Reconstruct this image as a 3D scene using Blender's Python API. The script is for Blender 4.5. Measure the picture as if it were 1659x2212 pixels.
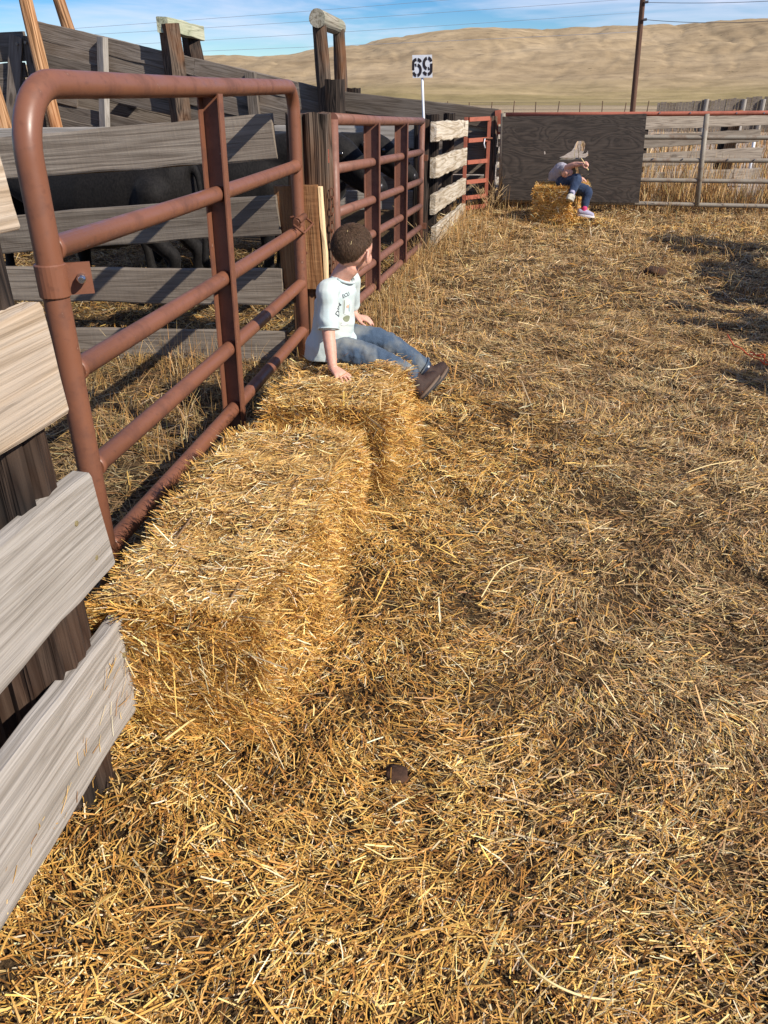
import bpy, bmesh, math, random
import numpy as np
from mathutils import Vector, Matrix, Quaternion, noise as mnoise
from mathutils.bvhtree import BVHTree

random.seed(7)
RNG = np.random.default_rng(11)
for o in list(bpy.data.objects):
    bpy.data.objects.remove(o)
SC = bpy.context.scene
COL = SC.collection

# ------------------------------------------------------------------ camera
W, H, F = 1659.0, 2212.0, 1661.0          # photograph measured on a 1659 x 2212 grid
CAM_H, YAW = 1.45, math.radians(8.6)      # world Y runs along the corral fence line
PITCH = math.atan((H / 2 - 215.0) / F)
cam_d = bpy.data.cameras.new('camera')
cam = bpy.data.objects.new('camera', cam_d)
COL.objects.link(cam)
cam.location = (0, 0, CAM_H)
cam.rotation_euler = (math.pi / 2 - PITCH, 0, YAW)
cam_d.sensor_fit = 'VERTICAL'
cam_d.sensor_height = 36.0
cam_d.lens = 36.0 * F / H
cam_d.clip_start = 0.05
cam_d.clip_end = 6000
SC.camera = cam

# ------------------------------------------------------------------ sky, sun, exposure
SUN_EL, SUN_A = math.radians(36), math.radians(27)
sun_from = Vector((math.cos(SUN_EL) * math.cos(SUN_A), -math.cos(SUN_EL) * math.sin(SUN_A), math.sin(SUN_EL)))
world = bpy.data.worlds.new('World')
SC.world = world
world.use_nodes = True
nt = world.node_tree
nt.nodes.clear()
out = nt.nodes.new('ShaderNodeOutputWorld')
bg = nt.nodes.new('ShaderNodeBackground')
bg.inputs['Strength'].default_value = 0.078
sky = nt.nodes.new('ShaderNodeTexSky')
sky.sky_type = 'NISHITA'
sky.sun_disc = False
sky.sun_elevation = SUN_EL
sky.sun_rotation = math.atan2(sun_from.x, sun_from.y)
sky.altitude = 1200
sky.air_density = 1.0
sky.dust_density = 0.0
sky.ozone_density = 3.5
tc = nt.nodes.new('ShaderNodeTexCoord')
mp = nt.nodes.new('ShaderNodeMapping')
mp.inputs['Scale'].default_value = (2.6, 2.6, 21.0)
mp.inputs['Location'].default_value = (3.3, 0.4, 0.72)
mp.inputs['Rotation'].default_value = (0.06, 0.0, 0.0)
nz = nt.nodes.new('ShaderNodeTexNoise')
nz.inputs['Scale'].default_value = 1.7
nz.inputs['Detail'].default_value = 7
nz.inputs['Roughness'].default_value = 0.56
nz.inputs['Distortion'].default_value = 0.35
rp = nt.nodes.new('ShaderNodeValToRGB')
rp.color_ramp.elements[0].position = 0.42
rp.color_ramp.elements[0].color = (0, 0, 0, 1)
rp.color_ramp.elements[1].position = 0.70
rp.color_ramp.elements[1].color = (0.72, 0.72, 0.72, 1)
hs = nt.nodes.new('ShaderNodeHueSaturation')
hs.inputs['Saturation'].default_value = 1.55
hs.inputs['Hue'].default_value = 0.512
hs.inputs['Value'].default_value = 1.12
mx = nt.nodes.new('ShaderNodeMixRGB')
mx.inputs['Color2'].default_value = (8.6, 8.9, 10.6, 1)
nt.links.new(tc.outputs['Generated'], mp.inputs['Vector'])
nt.links.new(mp.outputs[0], nz.inputs['Vector'])
nt.links.new(nz.outputs['Fac'], rp.inputs['Fac'])
nt.links.new(rp.outputs['Color'], mx.inputs['Fac'])
nt.links.new(sky.outputs[0], hs.inputs['Color'])
nt.links.new(hs.outputs[0], mx.inputs['Color1'])
nt.links.new(mx.outputs[0], bg.inputs['Color'])
nt.links.new(bg.outputs[0], out.inputs['Surface'])

sun_d = bpy.data.lights.new('sun', 'SUN')
sun_d.energy = 5.0
sun_d.angle = math.radians(0.53)
sun_d.color = (1.0, 0.93, 0.83)
sun = bpy.data.objects.new('sun', sun_d)
COL.objects.link(sun)
sun.rotation_euler = sun_from.to_track_quat('Z', 'Y').to_euler()
sun.location = (10, -8, 12)

SC.render.engine = 'CYCLES'
SC.view_settings.view_transform = 'Standard'
SC.view_settings.look = 'None'
SC.view_settings.gamma = 1
SC.view_settings.use_curve_mapping = False
SC.view_settings.exposure = 0.40

# ------------------------------------------------------------------ picture grid -> place
_fw0 = Vector((-math.sin(YAW), math.cos(YAW), 0))
_rt = Vector((math.cos(YAW), math.sin(YAW), 0))
_fw = _fw0 * math.cos(PITCH) - Vector((0, 0, math.sin(PITCH)))
_up = Vector((0, 0, math.cos(PITCH))) + _fw0 * math.sin(PITCH)
_C = Vector((0, 0, CAM_H))
def ray(x, y): return _rt * (x - W / 2) + _fw * F + _up * (H / 2 - y)
def atY(x, y, v):
    r = ray(x, y); return _C + r * (v / r.y)
def atX(x, y, v):
    r = ray(x, y); return _C + r * (v / r.x)
def atZ(x, y, v):
    r = ray(x, y); return _C + r * ((v - CAM_H) / r.z)

# ------------------------------------------------------------------ object helpers
WM = {}
def tag(o, label=None, cat=None, group=None, kind=None):
    if label: o['label'] = label
    if cat: o['category'] = cat
    if group: o['group'] = group
    if kind: o['kind'] = kind
    return o
def empty(name, loc, label=None, cat=None, group=None, rz=0.0):
    o = bpy.data.objects.new(name, None)
    o.empty_display_size = 0.1
    COL.objects.link(o)
    M = Matrix.Translation(Vector(loc)) @ Matrix.Rotation(rz, 4, 'Z')
    o.matrix_world = M
    WM[o.name] = M
    return tag(o, label, cat, group)
def place(o, parent=None, M=None):
    COL.objects.link(o)
    M = M or Matrix.Identity(4)
    WM[o.name] = M
    if parent is not None:
        o.parent = parent
        o.matrix_basis = WM[parent.name].inverted() @ M
    else:
        o.matrix_basis = M
    return o
def mesh_obj(name, verts, faces, mat, parent=None, M=None, smooth=False):
    me = bpy.data.meshes.new(name)
    me.from_pydata([tuple(v) for v in verts], [], faces)
    me.update()
    if smooth:
        me.shade_smooth()
    if mat: me.materials.append(mat)
    return place(bpy.data.objects.new(name, me), parent, M)
def bm_obj(name, bm, mat, parent=None, M=None, smooth=False):
    me = bpy.data.meshes.new(name)
    bmesh.ops.recalc_face_normals(bm, faces=bm.faces)
    bm.to_mesh(me); bm.free()
    if smooth: me.shade_smooth()
    if mat: me.materials.append(mat)
    return place(bpy.data.objects.new(name, me), parent, M)
def np_mesh(name, V, Fq, mat, parent=None, colors=None, kind=None, M=None):
    """V (n,3), Fq (m,4) quads, colors (n,3)"""
    me = bpy.data.meshes.new(name)
    n, m = len(V), len(Fq)
    me.vertices.add(n)
    me.vertices.foreach_set('co', np.ascontiguousarray(V, np.float32).ravel())
    me.loops.add(m * 4)
    me.loops.foreach_set('vertex_index', np.ascontiguousarray(Fq, np.int32).ravel())
    me.polygons.add(m)
    me.polygons.foreach_set('loop_start', np.arange(0, m * 4, 4, dtype=np.int32))
    me.polygons.foreach_set('loop_total', np.full(m, 4, np.int32))
    me.update(calc_edges=True)
    if colors is not None:
        a = me.attributes.new('col', 'FLOAT_COLOR', 'POINT')
        c = np.ones((n, 4), np.float32); c[:, :3] = colors
        a.data.foreach_set('color', c.ravel())
    if mat: me.materials.append(mat)
    o = place(bpy.data.objects.new(name, me), parent, M)
    if kind: o['kind'] = kind
    return o

def box_bm(bm, c, s, rot=None):
    g = bmesh.ops.create_cube(bm, size=1.0)['verts']
    for v in g:
        v.co = Vector((v.co.x * s[0], v.co.y * s[1], v.co.z * s[2]))
        if rot: v.co = rot @ v.co
        v.co += Vector(c)
    return g

def tube_geo(pts, radii, seg=12, closed_ends=True):
    """swept tube along pts (list of Vector) with radius or (ra,rb) per point -> verts, faces"""
    pts = [Vector(p) for p in pts]
    n = len(pts)
    if not isinstance(radii, (list, tuple)): radii = [radii] * n
    T = []
    for i in range(n):
        a = pts[max(i - 1, 0)]; b = pts[min(i + 1, n - 1)]
        T.append((b - a).normalized())
    u = T[0].orthogonal().normalized()
    V, Fc = [], []
    for i in range(n):
        if i:
            q = T[i - 1].rotation_difference(T[i])
            u = (q @ u); u = (u - T[i] * u.dot(T[i])).normalized()
        w = T[i].cross(u)
        r = radii[i]
        ra, rb = (r if isinstance(r, (tuple, list)) else (r, r))
        for k in range(seg):
            t = 2 * math.pi * k / seg
            V.append(pts[i] + u * (ra * math.cos(t)) + w * (rb * math.sin(t)))
    for i in range(n - 1):
        for k in range(seg):
            a = i * seg + k; b = i * seg + (k + 1) % seg
            Fc.append((a, b, b + seg, a + seg))
    if closed_ends:
        Fc.append(tuple(range(seg - 1, -1, -1)))
        Fc.append(tuple(range((n - 1) * seg, n * seg)))
    return V, Fc
def join_geo(parts):
    V, Fc = [], []
    for v, f in parts:
        o = len(V)
        V += list(v); Fc += [tuple(i + o for i in q) for q in f]
    return V, Fc
def tube(name, pts, r, mat, parent=None, seg=12, smooth=True):
    v, f = tube_geo(pts, r, seg)
    o = mesh_obj(name, v, f, mat, parent)
    me = o.data
    if smooth:
        sm = [len(p.vertices) == 4 for p in me.polygons]
        me.polygons.foreach_set('use_smooth', sm)
    return o

def frame_from(p0, p1, upv):
    x = (Vector(p1) - Vector(p0)); L = x.length; x.normalize()
    z = Vector(upv); z = (z - x * z.dot(x)).normalized()
    y = z.cross(x)
    M = Matrix((( x.x, y.x, z.x, p0[0]), (x.y, y.y, z.y, p0[1]), (x.z, y.z, z.z, p0[2]), (0, 0, 0, 1)))
    return M, L
def plank(name, p0, p1, width, thick, mat, parent, upv=(0, 0, 1), warp=0.006, rough=0.004, skew=(0.0, 0.0), taper=1.0):
    """board whose centre line runs p0 -> p1; width along upv, thickness across; own uneven edges and ends"""
    M, L = frame_from(p0, p1, upv)
    nx = max(6, min(44, int(L / 0.07)))
    ws = [-0.5, -0.46, -0.18, 0.18, 0.46, 0.5]
    sd = random.uniform(0, 100)
    ring = [(-0.5, w) for w in ws] + [(0.5, w) for w in reversed(ws)]
    V = []
    for i in range(nx + 1):
        t = i / nx
        x = L * t
        bow = warp * math.sin(sd + 3.1 * t) + warp * .5 * math.sin(sd * 2 + 7 * t)
        wd = width * (1 + (taper - 1) * t)
        for (ty, w) in ring:
            e = 1.0 if abs(w) == 0.5 else 0.0
            ty2 = ty * (0.80 if e else 1.0)
            zz = w * wd
            n1 = mnoise.noise(Vector((x * 3.1 + sd, w * 2, ty * 3)))
            n2 = mnoise.noise(Vector((x * 11 + sd, w * 4, ty * 5 + 9)))
            zz += rough * (1.7 * n1 + .45 * n2) * (1 if abs(w) > .4 else .3)
            yy = ty2 * thick + rough * .35 * n2 + bow
            xx = x
            if i == 0: xx += skew[0] * w * wd + rough * 1.2 * n2
            if i == nx: xx += skew[1] * w * wd + rough * 1.2 * n2
            V.append(Vector((xx, yy, zz)))
    k = len(ring); Fc = []
    for i in range(nx):
        for j in range(k):
            a = i * k + j; b = i * k + (j + 1) % k
            Fc.append((a, a + k, b + k, b))
    for i, rev in ((0, False), (nx, True)):
        o = i * k; h = len(ws)
        for j in range(h - 1):
            q = (o + j, o + j + 1, o + k - 2 - j, o + k - 1 - j)
            Fc.append(q[::-1] if rev else q)
    return mesh_obj(name, V, Fc, mat, parent, M)
def post(name, base, top, r0, r1, mat, parent, seg=18, rough=0.012, square=0.0, ridge=0.0):
    """weathered round (or squared) post with cracks running up it and an uneven top"""
    M, L = frame_from(base, top, (0, 1, 0.001) if abs(Vector(top).z - Vector(base).z) > .2 else (0, 0, 1))
    n = max(6, int(L / 0.09)); sd = random.uniform(0, 200); V = []
    for i in range(n + 1):
        t = i / n; r = r0 + (r1 - r0) * t
        for k in range(seg):
            a = 2 * math.pi * k / seg + .13
            c, s = math.cos(a), math.sin(a)
            sq = 1.0 / max(abs(c), abs(s))
            rr = r * ((1 - square) + square * min(sq, 1.26))
            rr += rough * mnoise.noise(Vector((c * 1.2 + sd, s * 1.2, t * L * 1.3)))
            g = mnoise.noise(Vector((c * 4.2 + sd, s * 4.2, t * L * .55)))
            rr -= (rough + ridge) * max(0, g) * 1.3
            x = t * L
            if i == n: x += rough * 1.4 * mnoise.noise(Vector((c * 2, s * 2, sd)))
            V.append(Vector((x, rr * c, rr * s)))
    V.append(Vector((L - rough, 0, 0)))
    Fc = []
    for i in range(n):
        for k in range(seg):
            a = i * seg + k; b = i * seg + (k + 1) % seg
            Fc.append((a, b, b + seg, a + seg))
    for k in range(seg):
        Fc.append((n * seg + k, n * seg + (k + 1) % seg, len(V) - 1))
    Fc.append(tuple(range(seg - 1, -1, -1)))
    return mesh_obj(name, V, Fc, mat, parent, M)

# ------------------------------------------------------------------ materials
def new_mat(name):
    m = bpy.data.materials.new(name)
    m.use_nodes = True
    t = m.node_tree
    b = t.nodes['Principled BSDF']
    return m, t, b
def N(t, typ, **kw):
    n = t.nodes.new(typ)
    for k, v in kw.items():
        if k in n.inputs: n.inputs[k].default_value = v
        else: setattr(n, k, v)
    return n
def ramp(t, stops, interp='LINEAR'):
    r = t.nodes.new('ShaderNodeValToRGB')
    e = r.color_ramp.elements
    while len(e) < len(stops): e.new(0.5)
    for i, (p, c) in enumerate(stops):
        e[i].position = p
        e[i].color = (c[0], c[1], c[2], 1) if hasattr(c, '__len__') else (c, c, c, 1)
    r.color_ramp.interpolation = interp
    return r
def coords(t, scale=(1, 1, 1), rnd=True):
    tc = N(t, 'ShaderNodeTexCoord')
    mp = N(t, 'ShaderNodeMapping')
    mp.inputs['Scale'].default_value = scale
    if rnd:
        oi = N(t, 'ShaderNodeObjectInfo')
        ml = N(t, 'ShaderNodeMath', operation='MULTIPLY'); ml.inputs[1].default_value = 61.0
        ad = N(t, 'ShaderNodeVectorMath', operation='ADD')
        t.links.new(oi.outputs['Random'], ml.inputs[0])
        t.links.new(tc.outputs['Object'], ad.inputs[0])
        t.links.new(ml.outputs[0], ad.inputs[1])
        t.links.new(ad.outputs[0], mp.inputs['Vector'])
    else:
        t.links.new(tc.outputs['Object'], mp.inputs['Vector'])
    return mp
def mixc(t, fac, a, b, mode='MIX'):
    m = N(t, 'ShaderNodeMixRGB'); m.blend_type = mode
    for s, v in (('Fac', fac), ('Color1', a), ('Color2', b)):
        if isinstance(v, bpy.types.NodeSocket): t.links.new(v, m.inputs[s])
        elif hasattr(v, '__len__'): m.inputs[s].default_value = (*v[:3], 1)
        else: m.inputs[s].default_value = v
    return m.outputs[0]
def bump(t, b, h, strength=0.3, dist=0.01):
    bp = N(t, 'ShaderNodeBump'); bp.inputs['Strength'].default_value = strength; bp.inputs['Distance'].default_value = dist
    t.links.new(h, bp.inputs['Height']); t.links.new(bp.outputs[0], b.inputs['Normal'])
def wood(name, dark, mid, light, stain=None, stain_amt=0.4, rings=7.0, rough=0.85, bstr=0.5, knots=True, saw=0.0, length_scale=0.55, vary=0.25):
    """weathered timber: grain runs along local X"""
    m, t, b = new_mat(name)
    c = coords(t, (length_scale, 1, 1))
    # knots bend the grain round them
    kv = N(t, 'ShaderNodeTexVoronoi'); kv.inputs['Scale'].default_value = 2.3
    kmap = N(t, 'ShaderNodeMapping'); kmap.inputs['Scale'].default_value = (1.0, 0.5, 1.9)
    t.links.new(c.outputs[0], kmap.inputs['Vector']); t.links.new(kmap.outputs[0], kv.inputs['Vector'])
    kr = ramp(t, [(0.0, 1.0), (0.05, 0.8), (0.15, 0.2), (0.32, 0.0)])
    t.links.new(kv.outputs['Distance'], kr.inputs['Fac'])
    g = N(t, 'ShaderNodeTexNoise'); g.inputs['Scale'].default_value = 1.3; g.inputs['Detail'].default_value = 2.5; g.inputs['Distortion'].default_value = 0.25
    gm = N(t, 'ShaderNodeMapping'); gm.inputs['Scale'].default_value = (.55, 6.5, 6.5)
    t.links.new(c.outputs[0], gm.inputs['Vector']); t.links.new(gm.outputs[0], g.inputs['Vector'])
    ph = N(t, 'ShaderNodeMath', operation='MULTIPLY_ADD'); ph.inputs[1].default_value = rings * 1.7
    if knots:
        ks = N(t, 'ShaderNodeMath', operation='MULTIPLY'); ks.inputs[1].default_value = 1.6
        t.links.new(kr.outputs[0], ks.inputs[0]); t.links.new(ks.outputs[0], ph.inputs[2])
    else: ph.inputs[2].default_value = 0
    t.links.new(g.outputs['Fac'], ph.inputs[0])
    fr = N(t, 'ShaderNodeMath', operation='PINGPONG'); fr.inputs[1].default_value = 0.5
    t.links.new(ph.outputs[0], fr.inputs[0])
    # fine fibres
    fm = N(t, 'ShaderNodeMapping'); fm.inputs['Scale'].default_value = (3.0, 130, 130)
    t.links.new(c.outputs[0], fm.inputs['Vector'])
    fn = N(t, 'ShaderNodeTexNoise'); fn.inputs['Scale'].default_value = 1.0; fn.inputs['Detail'].default_value = 4
    t.links.new(fm.outputs[0], fn.inputs['Vector'])
    big = N(t, 'ShaderNodeTexNoise'); big.inputs['Scale'].default_value = 2.4; big.inputs['Detail'].default_value = 4
    t.links.new(c.outputs[0], big.inputs['Vector'])
    r1 = ramp(t, [(0.0, dark), (0.16, mid), (0.5, light)])
    t.links.new(fr.outputs[0], r1.inputs['Fac'])
    fr2 = ramp(t, [(.30, 0.66), (.52, 1.0), (.75, 1.14)])
    t.links.new(fn.outputs['Fac'], fr2.inputs['Fac'])
    col = mixc(t, 0.85, r1.outputs[0], fr2.outputs[0], 'MULTIPLY')
    # drying cracks
    cm = N(t, 'ShaderNodeMapping'); cm.inputs['Scale'].default_value = (1.1, 34, 34)
    t.links.new(c.outputs[0], cm.inputs['Vector'])
    cn = N(t, 'ShaderNodeTexNoise'); cn.inputs['Scale'].default_value = 1.0; cn.inputs['Detail'].default_value = 3; cn.inputs['Distortion'].default_value = .3
    t.links.new(cm.outputs[0], cn.inputs['Vector'])
    cr = ramp(t, [(.485, 0.0), (.5, .8), (.515, 0.0)]); t.links.new(cn.outputs['Fac'], cr.inputs['Fac'])
    cg = ramp(t, [(.50, 0.0), (.60, 1.0)]); t.links.new(big.outputs['Fac'], cg.inputs['Fac'])
    ck = N(t, 'ShaderNodeMath', operation='MULTIPLY'); t.links.new(cr.outputs[0], ck.inputs[0]); t.links.new(cg.outputs[0], ck.inputs[1])
    col = mixc(t, ck.outputs[0], col, tuple(v * .35 for v in dark))
    if stain:
        sr = ramp(t, [(0.46, 0.0), (0.66, stain_amt)])
        t.links.new(big.outputs['Fac'], sr.inputs['Fac'])
        col = mixc(t, sr.outputs[0], col, stain)
    if knots:
        kc = ramp(t, [(0.16, 0.0), (0.62, 0.85)])
        t.links.new(kr.outputs[0], kc.inputs['Fac'])
        col = mixc(t, kc.outputs[0], col, tuple(v * .55 for v in dark))
    # each board its own tone
    oi = N(t, 'ShaderNodeObjectInfo')
    vr = ramp(t, [(0.0, 1 - vary), (1.0, 1 + vary * .7)])
    t.links.new(oi.outputs['Random'], vr.inputs['Fac'])
    col = mixc(t, 1.0, col, vr.outputs[0], 'MULTIPLY')
    t.links.new(col, b.inputs['Base Color'])
    b.inputs['Roughness'].default_value = rough
    b.inputs['Specular IOR Level'].default_value = 0.25
    hh = N(t, 'ShaderNodeMath', operation='MULTIPLY_ADD'); hh.inputs[1].default_value = 0.55
    t.links.new(fr.outputs[0], hh.inputs[0]); t.links.new(fn.outputs['Fac'], hh.inputs[2])
    hs = hh.outputs[0]
    if saw:
        wv = N(t, 'ShaderNodeTexNoise'); wv.inputs['Scale'].default_value = 1; wv.inputs['Detail'].default_value = 2
        sm = N(t, 'ShaderNodeMapping'); sm.inputs['Scale'].default_value = (90, 5, 9); sm.inputs['Rotation'].default_value = (0, .5, 0)
        t.links.new(c.outputs[0], sm.inputs['Vector']); t.links.new(sm.outputs[0], wv.inputs['Vector'])
        ha = N(t, 'ShaderNodeMath', operation='MULTIPLY_ADD'); ha.inputs[1].default_value = saw
        t.links.new(wv.outputs['Fac'], ha.inputs[0]); t.links.new(hs, ha.inputs[2]); hs = ha.outputs[0]
    bump(t, b, hs, bstr, 0.006)
    return m

M_GREY = wood('weathered_grey_wood', (.155, .124, .095), (.225, .185, .145), (.28, .235, .187), (.16, .125, .094), .6, saw=.45)
M_CHUTE = wood('chute_grey_wood', (.10, .08, .062), (.165, .134, .108), (.21, .176, .145), (.12, .085, .058), .6, vary=.3)
M_PALE = wood('pale_weathered_wood', (.36, .265, .175), (.47, .365, .26), (.53, .435, .335), (.38, .31, .245), .7, rings=6, bstr=.6, vary=.1)
M_PALE2 = wood('bleached_rough_wood', (.30, .23, .15), (.50, .42, .31), (.62, .55, .44), (.36, .29, .2), .5, rings=5, bstr=.7, vary=.12, saw=1.2)
M_GREYLIT = wood('silver_grey_wood', (.26, .23, .195), (.34, .305, .265), (.39, .355, .315), (.27, .24, .20), .5, rings=6, bstr=.55, vary=.1)
M_POST = wood('dark_creosote_wood', (.006, .004, .003), (.023, .016, .012), (.060, .042, .031), (.075, .034, .016), .6, rings=7, bstr=1.0, knots=True, length_scale=.9)
M_POLE = wood('orange_brown_pole_wood', (.12, .06, .025), (.34, .17, .075), (.50, .30, .16), (.30, .10, .03), .7, rings=5, bstr=.6, knots=False, length_scale=.4)
M_POSTGREY = wood('grey_brown_post_wood', (.016, .012, .009), (.070, .048, .034), (.145, .105, .076), (.17, .07, .025), .6, rings=7, bstr=.9, knots=True, length_scale=.8)
M_NEW = wood('brown_sawn_wood', (.17, .075, .028), (.30, .145, .06), (.37, .20, .09), (.22, .10, .04), .5, rings=4, bstr=.8, knots=False, saw=.9)
M_SAPWOOD = wood('split_sapwood', (.45, .28, .12), (.66, .46, .24), (.75, .58, .34), rings=3, bstr=.5, knots=False)
M_LOG = wood('lichen_log_wood', (.20, .17, .12), (.38, .34, .26), (.48, .44, .35), (.30, .31, .22), .6, rings=4, bstr=.8, knots=False)
M_GREENISH = wood('algae_grey_wood', (.22, .22, .15), (.38, .38, .26), (.46, .46, .33), (.30, .33, .20), .7, rings=4, bstr=.5)
M_UTIL = wood('utility_pole_wood', (.035, .02, .014), (.085, .045, .03), (.13, .07, .045), None, 0, rings=4, bstr=.4, knots=False, length_scale=.2)

def plywood():
    m, t, b = new_mat('dark_weathered_plywood')
    c = coords(t, (.55, 1, 1.9))
    g = N(t, 'ShaderNodeTexNoise'); g.inputs['Scale'].default_value = 1.6; g.inputs['Detail'].default_value = 3; g.inputs['Distortion'].default_value = 1.1
    t.links.new(c.outputs[0], g.inputs['Vector'])
    ph = N(t, 'ShaderNodeMath', operation='MULTIPLY'); ph.inputs[1].default_value = 15
    pp = N(t, 'ShaderNodeMath', operation='PINGPONG'); pp.inputs[1].default_value = .5
    t.links.new(g.outputs['Fac'], ph.inputs[0]); t.links.new(ph.outputs[0], pp.inputs[0])
    r = ramp(t, [(0, (.026, .018, .013)), (.22, (.050, .036, .027)), (.5, (.066, .049, .037))])
    t.links.new(pp.outputs[0], r.inputs['Fac'])
    fn = N(t, 'ShaderNodeTexNoise'); fn.inputs['Scale'].default_value = 1; fn.inputs['Detail'].default_value = 5
    fm = N(t, 'ShaderNodeMapping'); fm.inputs['Scale'].default_value = (5, 30, 60)
    t.links.new(c.outputs[0], fm.inputs['Vector']); t.links.new(fm.outputs[0], fn.inputs['Vector'])
    fr = ramp(t, [(.3, .6), (.7, 1.2)]); t.links.new(fn.outputs['Fac'], fr.inputs['Fac'])
    col = mixc(t, 1, r.outputs[0], fr.outputs[0], 'MULTIPLY')
    sp = N(t, 'ShaderNodeTexNoise'); sp.inputs['Scale'].default_value = 30; sp.inputs['Detail'].default_value = 2
    t.links.new(c.outputs[0], sp.inputs['Vector'])
    sr = ramp(t, [(.74, 0), (.78, .5)]); t.links.new(sp.outputs['Fac'], sr.inputs['Fac'])
    col = mixc(t, sr.outputs[0], col, (.22, .19, .16))
    t.links.new(col, b.inputs['Base Color']); b.inputs['Roughness'].default_value = .8
    bump(t, b, pp.outputs[0], .5, .004)
    return m
M_PLY = plywood()

def painted_pipe(name, base, dark, chip, rust=.5, rough=.42):
    m, t, b = new_mat(name)
    c = coords(t, (1, 1, 1))
    n1 = N(t, 'ShaderNodeTexNoise'); n1.inputs['Scale'].default_value = 7; n1.inputs['Detail'].default_value = 6; n1.inputs['Roughness'].default_value = .65
    n2 = N(t, 'ShaderNodeTexNoise'); n2.inputs['Scale'].default_value = 34; n2.inputs['Detail'].default_value = 4
    n3 = N(t, 'ShaderNodeTexNoise'); n3.inputs['Scale'].default_value = 2.2; n3.inputs['Detail'].default_value = 3
    for n in (n1, n2, n3): t.links.new(c.outputs[0], n.inputs['Vector'])
    r1 = ramp(t, [(.50, 0), (.66, rust)]); t.links.new(n1.outputs['Fac'], r1.inputs['Fac'])
    r2 = ramp(t, [(.60, 0), (.72, .75)]); t.links.new(n2.outputs['Fac'], r2.inputs['Fac'])
    mm = N(t, 'ShaderNodeMath', operation='MULTIPLY'); t.links.new(n3.outputs['Fac'], mm.inputs[0]); t.links.new(r2.outputs[0], mm.inputs[1])
    r3 = ramp(t, [(.715, 0), (.745, .55)]); t.links.new(n2.outputs['Fac'], r3.inputs['Fac'])
    col = mixc(t, r1.outputs[0], base, dark)
    col = mixc(t, mm.outputs[0], col, tuple(v * .6 for v in dark))
    col = mixc(t, r3.outputs[0], col, chip)
    t.links.new(col, b.inputs['Base Color'])
    rr = ramp(t, [(.35, rough - .08), (.7, rough + .22)]); t.links.new(n1.outputs['Fac'], rr.inputs['Fac'])
    t.links.new(rr.outputs[0], b.inputs['Roughness'])
    b.inputs['Specular IOR Level'].default_value = .42
    bump(t, b, n2.outputs['Fac'], .10, .002)
    return m
M_PIPE = painted_pipe('brown_primer_pipe', (.195, .078, .043), (.105, .043, .028), (.40, .25, .18), .65)
M_PIPE2 = painted_pipe('faded_brown_pipe', (.20, .088, .057), (.11, .046, .03), (.42, .31, .26), .7, .5)
M_REDIRON = painted_pipe('red_oxide_angle_iron', (.36, .105, .060), (.20, .06, .036), (.45, .3, .24), .6, .6)
M_GALV = painted_pipe('worn_galvanised_pipe', (.25, .215, .165), (.14, .075, .04), (.4, .36, .3), .7, .55)
M_RUST = painted_pipe('rusty_iron', (.15, .055, .026), (.07, .028, .015), (.25, .12, .06), .8, .7)

def flat(name, col, rough=.6, metal=0.0, spec=.4, bumps=None, var=0.0, sss=0.0):
    m, t, b = new_mat(name)
    b.inputs['Base Color'].default_value = (*col, 1)
    b.inputs['Roughness'].default_value = rough
    b.inputs['Metallic'].default_value = metal
    b.inputs['Specular IOR Level'].default_value = spec
    if sss:
        b.inputs['Subsurface Weight'].default_value = sss
        b.inputs['Subsurface Radius'].default_value = (.012, .005, .003)
        b.inputs['Subsurface Scale'].default_value = .6
    if bumps or var:
        c = coords(t, (1, 1, 1))
        n = N(t, 'ShaderNodeTexNoise'); n.inputs['Scale'].default_value = (bumps or (20, .2))[0]; n.inputs['Detail'].default_value = 5
        t.links.new(c.outputs[0], n.inputs['Vector'])
        if bumps: bump(t, b, n.outputs['Fac'], bumps[1], .004)
        if var:
            r = ramp(t, [(.3, tuple(v * (1 - var) for v in col)), (.7, tuple(min(1, v * (1 + var)) for v in col))])
            t.links.new(n.outputs['Fac'], r.inputs['Fac']); t.links.new(r.outputs[0], b.inputs['Base Color'])
    return m
M_BOLT = flat('zinc_bolt', (.55, .56, .58), .25, 1.0)
M_SIGNW = flat('white_sign_paint', (.70, .71, .74), .5, bumps=(14, .05), var=.10)
M_SIGNK = flat('black_stencil_paint', (.018, .012, .016), .6)
M_POLEW = flat('white_pole_paint', (.68, .70, .74), .45)
M_SCREW = flat('brass_screw', (.40, .34, .18), .45, .6)
M_TWINE = flat('orange_twine', (.72, .10, .03), .7)
M_BTWINE = flat('straw_coloured_twine', (.22, .13, .06), .9)
M_DUNG = flat('dried_dung', (.055, .026, .014), .95, bumps=(60, 1.0), var=.5)
M_WIRE = flat('wire', (.05, .05, .06), .6)
M_WIREP = flat('pale_far_wire', (.22, .26, .34), .6)
# ------------------------------------------------------------------ ground and hills
def gz(x, y):
    """height of the trodden corral floor"""
    x = np.asarray(x, float); y = np.asarray(y, float)
    a = (np.sin(x * 1.9 + .4) * np.cos(y * 1.5 + 1.1) * .016 + np.sin(x * 4.3 + y * 2.9 + 2) * .009
         + np.sin(x * 7.9 - y * 6.1) * .006 + np.sin(y * 11.3 + x * 9.1 + 1) * .004)
    fall = np.clip(1.2 - np.hypot(x, y) / 30.0, 0, 1)
    return a * fall - .012
def gz1(x, y): return float(gz(x, y))

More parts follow.
